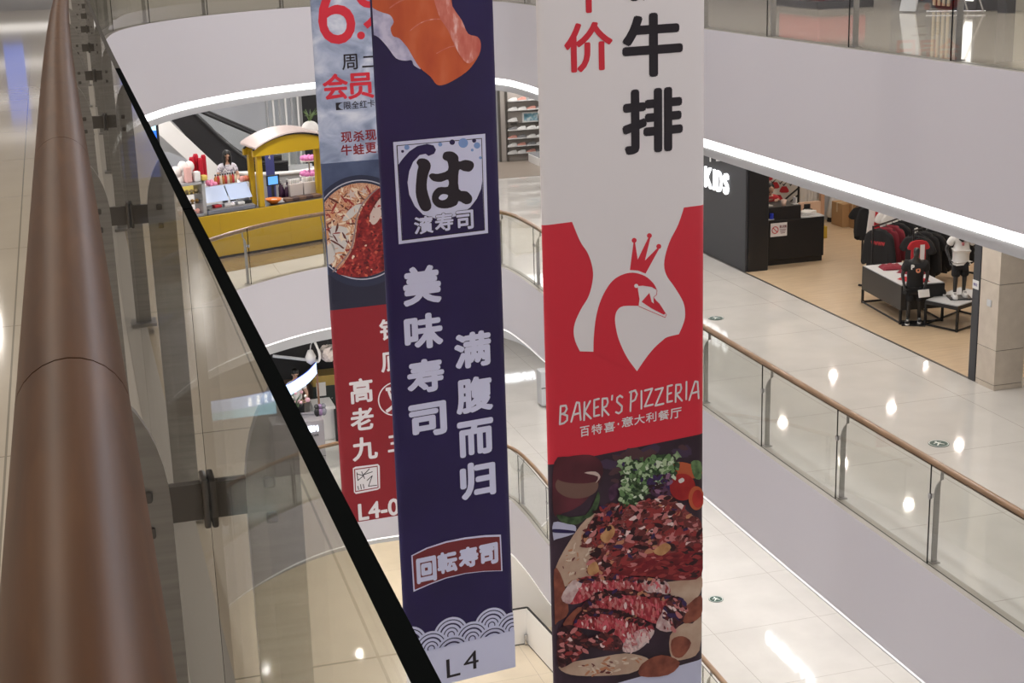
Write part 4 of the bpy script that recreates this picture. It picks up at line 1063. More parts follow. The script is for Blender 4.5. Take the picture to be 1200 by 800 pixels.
for k, (ch, x0, x1) in enumerate(xs):
    s0, s1 = B.bp(600 + x0 / 4, 480)[0], B.bp(600 + x1 / 4, 480)[0]; dz = [0, .006, -.004, .004][k % 4]; big = 1.08 if ch == 'P' else 1
    for st in STK[ch]: B.stroke_sz([(s0 + (s1 - s0) * x, zb0 + dz + (zb1 - zb0) * y * big) for x, y in st], .016, 1)
B.end(m_bw)
B.begin('restaurant_lettering')
for ch, x0, y0, x1, y1 in (('百', 318, 553, 362, 607), ('特', 372, 543, 422, 597), ('喜', 430, 533, 482, 587), ('·', 494, 540, 501, 552), ('意', 513, 508, 567, 562), ('大', 572, 498, 622, 550), ('利', 627, 488, 676, 540), ('餐', 684, 478, 736, 531), ('厅', 740, 468, 794, 523)):
    B.glyph(ch, 600 + x0 / 4, 360 + y0 / 4, 600 + x1 / 4, 360 + y1 / 4, 1, bold=.014)
B.end(m_bw)
# the printed steak
q = lambda pts: [(645 + x / 2.857, 520 + y / 2.857) for x, y in pts]
crust = noise_mat('print_crust', [(.30, s2l(52, 22, 26)), (.42, s2l(112, 44, 44)), (.5, s2l(150, 74, 70)), (.57, s2l(98, 38, 42)), (.68, s2l(196, 142, 132))], 14, 8, .42, (1, 1, 1.7), distort=1.2)
meat = noise_mat('print_meat', [(.3, s2l(128, 30, 42)), (.5, s2l(176, 54, 66)), (.64, s2l(206, 112, 110)), (.8, s2l(224, 170, 160))], 20, 6, .42, (1.4, 1, .6), distort=.8)
rare = noise_mat('print_rare', [(.35, s2l(96, 20, 28)), (.65, s2l(150, 44, 46))], 9, 5, .42, (.6, 1, 2))
fat = noise_mat('print_fat', [(.3, s2l(178, 130, 130)), (.6, s2l(216, 196, 192))], 16, 5, .42)
parch = noise_mat('print_parchment', [(.3, s2l(176, 140, 118)), (.7, s2l(206, 182, 160))], 5, 5, .42)
brown_p = noise_mat('print_roast_potato', [(.3, s2l(104, 50, 40)), (.7, s2l(160, 92, 70))], 9, 5, .42)
darkc = noise_mat('print_char', [(.35, s2l(38, 20, 26)), (.6, s2l(86, 40, 44)), (.75, s2l(140, 92, 90))], 15, 7, .42, distort=1)
greens = [noise_mat('print_leaf_a', [(.3, s2l(60, 84, 50)), (.7, s2l(120, 150, 100))], 20, 4, .42), noise_mat('print_leaf_b', [(.3, s2l(96, 120, 84)), (.7, s2l(160, 184, 140))], 20, 4, .42), noise_mat('print_leaf_c', [(.3, s2l(34, 52, 34)), (.7, s2l(80, 104, 66))], 20, 4, .42)]
plum = noise_mat('print_plum_leaf', [(.3, s2l(50, 26, 48)), (.7, s2l(98, 60, 90))], 14, 4, .42)
tom = noise_mat('print_tomato', [(.35, s2l(150, 26, 30)), (.7, s2l(196, 56, 48))], 5, 2, .42); org = mat('print_orange', s2l(190, 92, 56), .42); gold = noise_mat('print_gold', [(.3, s2l(170, 116, 72)), (.7, s2l(206, 160, 110))], 12, 3, .42)
maro = noise_mat('print_bowl', [(.3, s2l(58, 24, 32)), (.7, s2l(104, 44, 54))], 3, 2, .42); broth = mat('print_broth', s2l(118, 88, 78), .42); cream = mat('print_cream', s2l(206, 186, 176), .42); white_p = mat('print_white', s2l(222, 216, 212), .42)
def part(name, shapes, mats, split=False):
    if split:
        for sh_ in shapes: part(name, [sh_], mats)
        return
    B.begin(name)
    for pts, layer, mi in shapes: B.poly(q(pts), layer, mi, sm=3)
    o = B.end(mats); return o
part('printed_bowl', [([(12, 62), (60, 42), (130, 36), (165, 55), (176, 95), (150, 150), (100, 205), (40, 232), (10, 230)], 1, 0), (circ(88, 138, 72, 44), 2, 1), (circ(96, 112, 74, 20), 3, 0), ([(112, 96), (150, 92), (166, 110), (150, 130), (158, 108)], 4, 2)], [maro, broth, cream])
part('printed_saucer', [([(10, 262), (60, 268), (84, 275), (78, 300), (20, 318), (10, 318)], 1, 0), ([(10, 284), (78, 290), (80, 298), (10, 296)], 2, 1)], [mat('print_saucer', s2l(190, 190, 214), .42), m_bn])
rnd = random.Random(3)
sh = []
for k in range(70):
    x = rnd.gauss(325, 48); y = rnd.gauss(110, 38)
    if x < 222 or x > 425 or y < 36 or y > 200 - (x - 222) * .25: continue
    r = rnd.uniform(9, 22); a0 = rnd.random() * 6; sh.append(([(x + r * (1 if j % 2 else .55) * math.cos(a0 + j * .7), y + r * (1 if j % 2 else .55) * math.sin(a0 + j * .7)) for j in range(9)], 2 + k % 5, k % 3))
part('printed_lettuce', [([(222, 60), (250, 48), (300, 60), (350, 40), (400, 36), (425, 70), (420, 110), (330, 150), (280, 205), (230, 205), (235, 150), (250, 110)], 1, 2)] + sh, greens)
part('printed_plum_leaf', [([(322, 112), (360, 105), (400, 95), (412, 130), (400, 170), (360, 180), (330, 160)], 7, 0), ([(195, 150), (225, 130), (222, 170), (200, 190)], 2, 0)], plum, True)
part('printed_tomato', [([(400, 70), (440, 60), (480, 70), (500, 66), (502, 110), (430, 110)], 2, 1), (circ(440, 143, 43, 45), 8, 0), (circ(486, 180, 26, 40), 9, 1), (circ(490, 182, 18, 30), 10, 0), ([(426, 120), (440, 112), (446, 122), (432, 130)], 9, 2), ([(470, 60), (503, 60), (503, 115), (480, 110)], 3, 3)], [tom, org, white_p, greens[0]])
part('printed_basil', [([(112, 245), (140, 205), (158, 158), (164, 185), (150, 225), (128, 246)], 5, 0), ([(20, 235), (70, 245), (120, 238), (90, 268), (40, 262)], 4, 0)], greens[2])
part('printed_parchment', [([(18, 410), (60, 330), (120, 250), (200, 205), (240, 300), (160, 430), (90, 455), (40, 480), (22, 455)], 3, 0), ([(375, 470), (440, 455), (503, 440), (500, 500), (430, 580), (380, 540)], 3, 0), ([(400, 640), (445, 600), (475, 600), (503, 575), (498, 690), (450, 720), (405, 715)], 3, 0), ([(32, 738), (150, 716), (250, 700), (322, 715), (318, 735), (262, 768), (120, 776), (50, 766)], 3, 0)], parch, True)
part('printed_steak', [([(112, 300), (135, 255), (165, 215), (205, 195), (250, 210), (300, 190), (345, 185), (395, 168), (425, 195), (470, 235), (503, 262), (503, 370), (430, 372), (330, 378), (240, 408), (170, 436), (118, 428), (150, 350), (105, 345)], 5, 0),
     ([(160, 440), (240, 402), (330, 372), (420, 362), (503, 340), (503, 440), (440, 455), (380, 450), (300, 440)], 6, 1)], [crust, rare])
part('printed_slice', [([(36, 512), (84, 452), (190, 436), (300, 446), (372, 452), (398, 478), (385, 502), (260, 496), (150, 508), (100, 530), (62, 534)], 7, 0), ([(34, 512), (72, 455), (104, 464), (84, 500), (62, 534)], 8, 1), ([(305, 452), (372, 452), (398, 478), (385, 502), (318, 494)], 8, 1)], [meat, fat])
part('printed_slice', [([(102, 545), (158, 494), (250, 490), (350, 500), (400, 505), (440, 522), (430, 562), (362, 602), (280, 572), (180, 552), (120, 562)], 9, 0), ([(102, 545), (158, 494), (250, 490), (400, 504), (400, 516), (250, 504), (170, 512), (120, 556)], 10, 1)], [meat, darkc])
part('printed_slice', [([(72, 604), (108, 558), (200, 562), (300, 588), (345, 622), (262, 692), (225, 642), (150, 622)], 11, 0), ([(240, 692), (250, 650), (300, 618), (345, 622), (322, 662), (282, 692)], 12, 1), ([(70, 606), (104, 552), (200, 552), (310, 584), (200, 570), (115, 568)], 12, 2)], [meat, fat, darkc])
part('printed_crust_end', [([(386, 532), (425, 508), (450, 535), (442, 585), (402, 626), (352, 612)], 13, 0), ([(350, 612), (372, 560), (400, 566), (402, 624)], 14, 1), ([(26, 622), (80, 606), (128, 648), (200, 618), (242, 684), (180, 690), (130, 680), (70, 730), (24, 740)], 10, 0), ([(20, 740), (120, 690), (240, 690), (420, 640), (400, 700), (250, 706), (120, 724), (40, 745)], 2, 2)], [darkc, fat, m_stk0])
part('printed_potato', [([(12, 418), (42, 458), (60, 560), (26, 592), (12, 590)], 4, 0), ([(305, 735), (370, 705), (432, 730), (392, 772), (300, 776)], 5, 0), ([(440, 560), (503, 505), (503, 575), (450, 600)], 4, 0), ([(404, 656), (440, 642), (470, 665), (440, 712), (408, 706)], 5, 0), ([(40, 600), (90, 545), (115, 560), (72, 612)], 8, 0)], brown_p, True)
part('printed_onion', [([(165, 305), (195, 268), (214, 285), (205, 312), (178, 328)], 8, 0), ([(342, 358), (380, 330), (402, 345), (372, 372)], 8, 0), ([(122, 412), (150, 392), (160, 425), (130, 438)], 8, 0)], gold, True)
def inside(p, poly):
    c = False
    for i in range(len(poly)):
        a, b = poly[i - 1], poly[i]
        if (a[1] > p[1]) != (b[1] > p[1]) and p[0] < (b[0] - a[0]) * (p[1] - a[1]) / (b[1] - a[1]) + a[0]: c = not c
    return c
def shards(name, poly, n, size, mats, layer, angle=0, elong=2.0, seed=1, spread=.5):
    """flecks of printed colour scattered over one area of the picture"""
    r = random.Random(seed); B.begin(name); k = 0
    xs = [p[0] for p in poly]; ys = [p[1] for p in poly]
    while k < n:
        x, y = r.uniform(min(xs), max(xs)), r.uniform(min(ys), max(ys))
        if not inside((x, y), poly): continue
        a = angle + r.gauss(0, spread); s = size * r.uniform(.5, 1.5); pts = []
        for j in range(7):
            t = 2 * math.pi * j / 7; u, v = math.cos(t) * s * elong * r.uniform(.6, 1.2), math.sin(t) * s * r.uniform(.6, 1.2)
            pts.append((x + u * math.cos(a) - v * math.sin(a), y + u * math.sin(a) + v * math.cos(a)))
        B.poly(q(pts), layer + (k % 60) / 60, r.choices(range(len(mats)), [m_[1] for m_ in mats])[0]); k += 1
    o = B.end([m_[0] for m_ in mats]); o['kind'] = 'stuff'; return o
pm = lambda n, *c: mat('print_' + n, s2l(*c), .42)
c_dk, c_md, c_rd, c_pk, c_hi, c_bl, c_ye = pm('fleck_dark', 48, 20, 26), pm('fleck_brown', 104, 44, 44), pm('fleck_red', 150, 52, 52), pm('fleck_pink', 196, 122, 120), pm('fleck_light', 232, 204, 200), pm('fleck_violet', 58, 38, 84), pm('fleck_tan', 190, 130, 96)
stk = [(112, 300), (135, 255), (165, 215), (205, 195), (250, 210), (300, 190), (345, 185), (395, 168), (425, 195), (470, 235), (500, 262), (500, 350), (430, 362), (330, 370), (240, 400), (170, 430), (118, 424), (150, 350), (108, 345)]
shards('printed_crust_flecks', stk, 420, 6.5, [(c_dk, 4), (c_md, 4), (c_rd, 3.5), (c_pk, 2.2), (c_hi, .8), (c_bl, .5), (c_ye, .8)], 7, -.35, 2.1, 4)
shards('printed_crust_flecks', [(112, 300), (135, 255), (165, 215), (205, 195), (250, 215), (200, 280), (130, 345)], 50, 6, [(c_dk, 4), (c_bl, 2), (c_rd, 2), (c_pk, 2)], 8.2, -.8, 1.8, 5)
shards('printed_cut_face_flecks', [(200, 428), (260, 400), (340, 376), (420, 366), (500, 345), (500, 432), (440, 448), (380, 444), (300, 436)], 80, 6, [(c_dk, 2), (c_rd, 4), (pm('fleck_deep', 120, 24, 34), 4), (c_pk, .6)], 7, -.2, 2.6, 6, .3)
for sd, pl_, dk in ((7, [(84, 470), (190, 440), (300, 450), (372, 456), (394, 478), (380, 498), (260, 492), (150, 504), (90, 524)], 8.5), (8, [(125, 548), (165, 512), (250, 506), (350, 516), (400, 520), (424, 530), (420, 560), (362, 596), (280, 568), (180, 548)], 11), (9, [(90, 600), (118, 572), (200, 572), (300, 596), (330, 620), (262, 680), (228, 638), (150, 618)], 13)):
    shards('printed_meat_fibres', pl_, 110, 3.6, [(c_rd, 3), (c_pk, 4), (pm('fibre_rose', 212, 96, 108), 4), (c_hi, 2.2), (pm('fleck_deep', 120, 24, 34), 1.2)], dk, 1.35, 2.4, sd, .35)
for sd, pl_, dk in ((10, [(84, 452), (190, 436), (300, 446), (372, 450), (372, 464), (300, 458), (190, 450), (95, 468)], 10), (11, [(102, 545), (158, 492), (250, 486), (400, 502), (440, 518), (436, 534), (400, 518), (250, 508), (170, 516), (120, 558)], 13), (12, [(70, 606), (104, 550), (200, 550), (312, 582), (348, 618), (200, 572), (115, 572)], 15)):
    shards('printed_char_edge', pl_, 70, 5, [(c_dk, 5), (c_md, 3), (c_pk, 1), (c_bl, 1), (c_ye, .6)], dk, -.1, 1.8, sd)
shards('printed_char_edge', [(26, 622), (80, 606), (128, 648), (200, 618), (242, 684), (180, 690), (130, 680), (70, 730), (24, 738)], 90, 6, [(c_dk, 4), (c_md, 3), (c_rd, 2), (c_pk, 1.6), (c_hi, .3)], 14, .3, 2, 13)
shards('printed_char_edge', [(386, 532), (425, 508), (450, 535), (442, 585), (402, 620), (352, 612)], 50, 6, [(c_dk, 3), (c_bl, 2), (c_md, 2), (c_pk, 2), (c_hi, 1.2)], 16, .9, 2, 14)
shards('printed_fat_flecks', [(240, 690), (252, 652), (300, 620), (345, 622), (322, 660), (282, 690)], 40, 4.5, [(c_hi, 4), (c_pk, 2), (pm('fat_rose', 214, 160, 160), 2)], 14.5, .9, 2, 15)
shards('printed_parchment_flecks', [(30, 410), (70, 330), (120, 260), (150, 350), (120, 430), (60, 465)], 40, 3, [(c_md, 2), (c_ye, 3), (pm('cream_light', 218, 200, 180), 3)], 4.2, -1, 3, 16)
shards('printed_parchment_flecks', [(60, 745), (150, 722), (250, 708), (310, 720), (260, 762), (120, 770)], 40, 4, [(c_md, 2), (c_ye, 3), (pm('cream_light', 218, 200, 180), 3)], 4.2, -.1, 3, 17)
lf = [(222, 60), (250, 48), (300, 60), (350, 40), (400, 36), (425, 70), (420, 110), (330, 150), (280, 205), (230, 205), (235, 150), (250, 110)]
shards('printed_leaf_flecks', lf, 230, 6, [(pm('leaf_light', 170, 192, 150), 3), (pm('leaf_pale', 204, 216, 190), 1.4), (pm('leaf_mid', 104, 138, 88), 4), (pm('leaf_dark', 46, 70, 42), 3), (c_bl, .5)], 8, .8, 1.6, 18, 1.2)
shards('printed_plum_flecks', [(322, 112), (360, 105), (400, 95), (412, 130), (400, 170), (360, 180), (330, 160)], 40, 6, [(c_bl, 3), (c_dk, 3), (pm('plum_light', 140, 100, 130), 2)], 9.5, .5, 1.8, 19, 1)
shards('printed_table_glow', [(180, 60), (240, 20), (500, 10), (500, 60), (300, 70), (215, 130)], 30, 16, [(pm('table_violet', 70, 52, 76), 3), (pm('table_brown', 84, 56, 60), 2)], .3, 0, 1.8, 20)

# ---- navy banner
A2 = R_(8.0); L2 = (456, 400); Y2 = 14.6
zq = lambda *p: zplane(L2, Y2, A2, p)
B = Banner('tall navy hanging banner with a sushi picture, white lettering and a wave border', L2, Y2, 591.5, A2, [(zq(550, 764), m_lil), (4.2, m_bn)], zq(602, 780))
q = lambda pts: [(365 + x / 5.4545, y / 5.4545) for x, y in pts]
salm = noise_mat('print_salmon', [(.3, s2l(176, 70, 40)), (.55, s2l(198, 92, 50)), (.75, s2l(212, 116, 80))], 3, 3, .42, (1, 1, .5)); salp = noise_mat('print_salmon_pink', [(.3, s2l(190, 92, 78)), (.55, s2l(206, 120, 104)), (.7, s2l(236, 196, 190))], 8, 6, .42, (2, 1, .7)); rice = noise_mat('print_rice', [(.3, s2l(150, 150, 186)), (.6, s2l(204, 200, 222))], 8, 4, .42)
B.begin('printed_rice'); B.poly(q([(372, 40), (372, 200), (392, 220), (430, 240), (485, 300), (540, 372), (600, 388), (640, 385), (655, 418), (705, 432), (640, 250), (520, 60)]), 1, sm=3); B.end(rice)
B.begin('printed_salmon')
B.poly(q([(372, -120), (376, 28), (440, 75), (500, 95), (525, 140), (505, 180), (520, 230), (560, 245), (610, 300), (640, 350), (690, 430), (760, 490), (800, 540), (850, 540), (930, 500), (1010, 440), (1070, 350), (1082, 280), (1060, 235), (1000, 215), (960, 130), (900, 40), (830, -120)]), 2, 0, sm=3)
B.poly(q([(760, -120), (830, -120), (900, 40), (960, 130), (1000, 215), (1060, 235), (1080, 285), (1068, 345), (1010, 405), (960, 370), (915, 290), (870, 190), (810, 90)]), 3, 1, sm=3)
B.stroke(q([(630, 195), (690, 150), (760, 125), (840, 125), (900, 160)]), .010, 4, 1, sm=3); B.stroke(q([(500, 50), (560, 10), (640, -20)]), .012, 4, 1, sm=3); B.stroke(q([(800, 340), (880, 300), (960, 290)]), .008, 4, 1, sm=3)
B.end([salm, salp])
# emblem
q = lambda pts: [(455 + x / 5.33, 150 + y / 5.33) for x, y in pts]
m_bb = mat('print_sky_blue', s2l(120, 150, 200), .42)
B.begin('emblem_frame'); B.poly(q([(30, 88), (605, 35), (623, 655), (65, 725)]), 1, 0); B.poly(q([(50, 108), (584, 62), (603, 638), (84, 703)]), 2, 1); B.poly(q([(56, 112), (579, 67), (598, 633), (88, 697)]), 3, 0); B.end([m_lil, m_ink])
B.begin('emblem_swirl')
B.poly(q([(62, 228), (90, 190), (130, 145), (180, 112), (240, 98), (282, 108), (297, 135), (285, 160), (250, 174), (232, 160), (195, 168), (155, 210), (130, 268), (119, 340), (130, 415), (165, 488), (215, 540), (300, 566), (380, 562), (450, 540), (510, 495), (552, 440), (578, 380), (586, 330), (598, 633), (88, 697), (76, 460)]), 4); B.end(m_bn)
B.begin('emblem_dots')
for x, y, r, mi in ((88, 145, 9, 0), (115, 120, 16, 1), (323, 102, 13, 1), (398, 88, 17, 0), (467, 93, 30, 1), (535, 78, 13, 0), (553, 108, 20, 1), (523, 137, 9, 1), (574, 185, 9, 1)): B.poly(q(circ(x, y, r)), 4, mi)
B.end([m_bn, m_bb])
B.begin('emblem_kana')
B.poly(q([(175, 215), (195, 190), (240, 195), (265, 235), (245, 300), (240, 380), (268, 480), (250, 515), (215, 515), (190, 480), (170, 400), (178, 280), (187, 240)]), 5, 0, sm=3)
B.poly(q([(338, 182), (350, 150), (400, 147), (435, 175), (440, 208), (480, 198), (525, 210), (533, 240), (510, 270), (470, 268), (440, 264), (440, 380), (490, 395), (522, 430), (515, 465), (480, 475), (440, 455), (425, 480), (370, 500), (310, 495), (275, 460), (275, 410), (310, 370), (370, 365), (372, 322), (330, 335), (280, 330), (253, 300), (270, 282), (310, 285), (370, 262), (368, 210), (348, 198)]), 5, 0, sm=3)
B.poly(q([(313, 438), (328, 416), (352, 412), (371, 420), (362, 440), (335, 450)]), 6, 1, sm=3); B.end([m_ink, m_lil])
B.begin('emblem_lettering')
for ch, x0, y0, x1, y1 in (('濱', 158, 540, 278, 668), ('寿', 288, 520, 405, 650), ('司', 422, 505, 530, 640)):
    a_ = (455 + x0 / 5.33, 150 + y0 / 5.33, 455 + x1 / 5.33, 150 + y1 / 5.33)
    B.glyph(ch, a_[0] - .6, a_[1] - .6, a_[2] + .6, a_[3] + .6, 7, 1, bold=.07); B.glyph(ch, *a_, 8, 0, bold=.03)
B.end([m_lil, m_ink])
B.begin('headline_lettering')
for ch, x0, y0, x1, y1 in (('美', 471.5, 308, 517, 360), ('味', 473.5, 364, 519, 412), ('寿', 476.5, 417, 520.5, 463), ('司', 479, 468.5, 523.5, 514.5)): B.glyph(ch, x0, y0, x1, y1, 1, bold=.042)
B.end(m_lil)
B.begin('slogan_lettering')
for ch, x0, y0, x1, y1 in (('满', 532, 385.5, 575.5, 433.5), ('腹', 534, 438, 577.5, 486), ('而', 536, 488.5, 578.5, 536.5), ('归', 539, 537.5, 580.8, 586)): B.glyph(ch, x0, y0, x1, y1, 1, bold=.042)
B.end(m_lil)
q = lambda pts: [(360 + x / 3.077, 540 + y / 3.077) for x, y in pts]
B.begin('plaque'); out_ = [(375, 340), (430, 312), (500, 289), (570, 275), (640, 267), (698, 265), (704, 396), (640, 398), (570, 406), (500, 423), (440, 446), (383, 471)]
cx, cy = 540, 368
B.poly(q(out_), 1, 0); B.poly(q([(cx + (x - cx) * .972, cy + (y - cy) * .93 + 0) for x, y in out_]), 2, 1); B.end([m_lil, mat('plaque_maroon', s2l(112, 40, 44), .42)])
B.begin('plaque_lettering')
for ch, x0, y0, x1, y1 in (('回', 393, 340, 466, 442), ('転', 468, 320, 541, 408), ('寿', 545, 303, 617, 388), ('司', 620, 292, 688, 378)): B.glyph(ch, 360 + x0 / 3.077, 540 + y0 / 3.077, 360 + x1 / 3.077, 540 + y1 / 3.077, 3, bold=.055)
B.end(m_lil)
q = lambda x, y: B.bp(475 + x / 8, 700 + y / 8)
B.begin('wave_border')
s_a, z_a = q(425, 345); s_b = q(805, 245)[0]; S = s_b - s_a; r0 = z_a; r0 = q(430, 190)[1] - z_a
r0 = S * .42; hrow = S * .215
for row in range(3):
    for k in range(-3, 4):
        s = s_a + k * S + (S / 2 if row == 1 else 0); z = z_a - hrow * row
        for j, (f, mi) in enumerate(((1.0, 0), (.87, 1), (.815, 0), (.67, 1), (.58, 0), (.43, 1), (.37, 0), (.22, 1), (.16, 0))):
            B.poly_sz(circ(s, z, r0 * f, n=40), 1 + row * 9.2 + j, mi)
zc_ = z_a - hrow * 1.06
B.poly_sz([(0.0, zc_), (B.w, zc_), (B.w, B.bp(602, 780)[1] + .001), (0.0, B.bp(602, 780)[1] + .001)], 29, 2)
for k in range(-3, 4):
    for f, w_ in ((.87, .9), (.66, .5)):
        s_ = s_a + k * S; z_ = z_a - hrow * 2; B.stroke_sz([(s_ + r0 * f * math.sin(t_), z_ + r0 * f * math.cos(t_)) for t_ in [-w_ + 2 * w_ * j / 12 for j in range(13)]], .009, 30, 1)
B.end([m_lil, m_bn, m_lil])
B.begin('level_lettering')
for ch, x0, y0, x1, y1 in (('L', 374, 546, 502, 738), ('4', 534, 482, 674, 672)): B.glyph(ch, 475 + x0 / 8, 700 + y0 / 8, 475 + x1 / 8, 700 + y1 / 8, 31, bold=.0)
B.end(m_ink)

# ---- slate and red banner behind
A3 = R_(3.1); L3_ = (389.5, 400); Y3 = 20.4
zq = lambda *p: zplane(L3_, Y3, A3, p)
slate = noise_mat('print_slate', [(.3, s2l(112, 126, 154)), (.5, s2l(172, 182, 206)), (.68, s2l(222, 226, 238))], 2.2, 8, .45, (1, 1, 1.4), distort=.6)
slate_d = noise_mat('print_slate_dark', [(.3, s2l(60, 70, 98)), (.7, s2l(84, 96, 126))], 3, 6, .45); m_nv = mat('print_dark_navy', s2l(40, 40, 58), .45)
m_br2 = mat('banner_crimson', s2l(142, 33, 42), .45)
B = Banner('slate and red banner with a hotpot picture, hanging behind the navy banner', L3_, Y3, 489, A3, [(zq(425, 359.5), m_br2), (zq(425, 318), m_nv), (zq(425, 188), slate_d), (4.2, slate)], zq(438, 608.5))
B.begin('price_lettering'); B.glyph('6', 372, -32, 415.5, 55, 1, bold=.0); B.glyph('9', 417, -26, 451, 36, 1, bold=.0); B.poly(circ(423, 41.5, 4.6), 1); B.glyph('会', 378, 84, 408, 119, 1, bold=.025); B.glyph('员', 407, 83, 438, 118, 1, bold=.025); B.glyph('日', 440, 80, 466, 113, 1, bold=.025); B.end(m_br)
B.begin('day_lettering'); B.glyph('周', 400.5, 62, 419, 83, 1, bold=.01); B.glyph('二', 424, 64, 444, 80, 1, bold=.01); B.end(m_ink)
B.begin('condition_lettering')
for k, ch in enumerate('【限全红卡会员】'): B.glyph(ch, 393.5 + 9.3 * k, 119.5 - k * .9, 402 + 9.3 * k, 129.5 - k * .9, 1, bold=.01)
B.end(m_ink)
B.begin('dish_lettering')
for r_, tx in enumerate(('现杀现做', '牛蛙更嫩')):
    for k, ch in enumerate(tx): B.glyph(ch, 399.5 + 14.2 * k, 153.5 + 15 * r_ - 1.3 * k, 412.5 + 14.2 * k, 168 + 15 * r_ - 1.3 * k, 1, bold=.02)
B.end(m_br2)
q = lambda pts: [(378 + x / 4.706, 190 + y / 4.706) for x, y in pts]
noodle = noise_mat('print_noodle', [(.3, s2l(120, 50, 40)), (.42, s2l(190, 120, 84)), (.52, s2l(222, 190, 156)), (.6, s2l(170, 84, 60)), (.75, s2l(230, 208, 184))], 16, 5, .42, (2.2, 1, .9), distort=2)
soup = noise_mat('print_red_soup', [(.3, s2l(88, 20, 24)), (.55, s2l(140, 38, 38)), (.68, s2l(184, 70, 60)), (.8, s2l(226, 180, 160))], 15, 7, .42, distort=.8)
B.begin('printed_pot'); B.poly(q(circ(215, 378, 292, 308, 60)), 1, 0); B.poly(q(circ(215, 372, 268, 276, 60)), 2, 1); B.poly(q(circ(215, 372, 262, 270, 60)), 3, 0); B.end([mat('print_pot_rim', s2l(46, 50, 72), .42), mat('print_pot_glint', s2l(190, 190, 200), .42)])
B.begin('printed_noodles'); B.poly(q(circ(215, 372, 252, 258, 60)), 4, 0)
for pts in ([(35, 360), (130, 360), (142, 420), (104, 512), (58, 478)], [(108, 322), (150, 258), (222, 218), (204, 262), (150, 312)], [(10, 470), (60, 450), (66, 540), (20, 560)]): B.poly(q(pts), 5, 1, sm=3)
for cx, cy, r in ((160, 178, 32), (228, 160, 24)): B.poly(q([(cx + r * (1 if j % 2 else .4) * math.cos(j * .628), cy + r * (1 if j % 2 else .4) * math.sin(j * .628)) for j in range(10)]), 5, 2)
B.end([noodle, mat('print_cabbage', s2l(206, 200, 194), .42), cream])
B.begin('printed_soup'); B.poly(q([(312, 142), (245, 212), (198, 300), (184, 390), (168, 470), (115, 560), (75, 608), (150, 630), (230, 632), (330, 600), (430, 520), (468, 372), (430, 230), (380, 165)]), 6, 0, sm=3)
B.poly(q([(262, 285), (325, 190), (345, 245), (300, 330), (270, 340)]), 7, 1, sm=3); B.stroke(q([(300, 146), (228, 215), (188, 302), (174, 400), (148, 492), (58, 602)]), .02, 7, 2, sm=3); B.end([soup, cream, mat('print_divider', s2l(150, 130, 130), .42)])
nd = [(cx_ * .93 + 15, cy_ * .93 + 26) for cx_, cy_ in circ(215, 372, 250, 256, 40)]
left_ = [p_ for p_ in nd]
c_or, c_cr, c_wr, c_br, c_re = pm('noodle_tan', 206, 150, 108), pm('noodle_cream', 232, 212, 186), pm('noodle_red', 150, 50, 44), pm('noodle_brown', 96, 46, 38), pm('soup_red', 170, 48, 46)
half_l = [(25, 260), (90, 150), (180, 125), (290, 140), (232, 210), (190, 300), (172, 400), (146, 485), (70, 590), (20, 500)]
shards('printed_noodle_strands', half_l, 150, 5, [(c_or, 4), (c_cr, 4), (c_wr, 3), (c_br, 2.5)], 4.3, .9, 5, 31, .9)
half_r = [(312, 150), (250, 212), (204, 300), (190, 390), (172, 470), (120, 560), (90, 605), (150, 624), (230, 626), (330, 596), (430, 515), (460, 372)]
shards('printed_soup_flecks', half_r, 170, 6, [(c_re, 4), (pm('soup_dark', 84, 18, 24), 4), (pm('soup_orange', 196, 92, 70), 2), (c_cr, .9)], 6.3, .4, 1.5, 32, 1.5)
B.begin('name_lettering')
for ch, x0, y0, x1, y1 in (('高', 409.5, 441, 437, 474), ('老', 410.5, 475.5, 438, 506), ('九', 412.5, 509.5, 442.5, 541)): B.glyph(ch, x0, y0, x1, y1, 1, bold=.028)
for ch, x0, y0, x1, y1 in (('锅', 444.5, 371, 472, 400), ('底', 446, 407, 474, 437), ('又', 451, 451, 474, 484), ('三', 454, 507, 480, 530)): B.glyph(ch, x0, y0, x1, y1, 1, bold=.024)
cs, cz = B.bp(463, 467); r1 = B.bp(463, 447)[1] - cz
for k in range(40):
    a0, a1 = 2 * math.pi * k / 40, 2 * math.pi * (k + 1) / 40
    B.poly_sz([(cs + r1 * math.cos(a0), cz + r1 * math.sin(a0)), (cs + r1 * math.cos(a1), cz + r1 * math.sin(a1)), (cs + r1 * .93 * math.cos(a1), cz + r1 * .93 * math.sin(a1)), (cs + r1 * .93 * math.cos(a0), cz + r1 * .93 * math.sin(a0))], 1)
B.glyph('L4-0', 419.5, 583, 468, 610, 1, bold=.025, slant=True); B.end(m_bw)
q = lambda pts: [(390 + x / 4.444, 440 + y / 4.444) for x, y in pts]
B.begin('seal'); B.poly(q([(104, 482), (118, 474), (235, 460), (244, 470), (246, 586), (232, 594), (120, 616), (110, 606)]), 1, 0); B.poly(q([(110, 486), (233, 468), (238, 584), (116, 606)]), 2, 1); B.poly(q([(116, 490), (229, 474), (233, 580), (120, 600)]), 3, 0); B.end([m_bw, m_br2])
B.begin('seal_strokes')
for pts in ([(125, 505), (130, 545), (160, 520), (128, 512)], [(150, 500), (165, 535)], [(190, 485), (160, 515), (205, 500)], [(178, 545), (205, 520), (185, 575), (228, 570)], [(130, 575), (134, 592)], [(144, 566), (148, 590)], [(158, 565), (162, 586)]): B.stroke(q(pts), .012, 4)
B.end(m_ink)

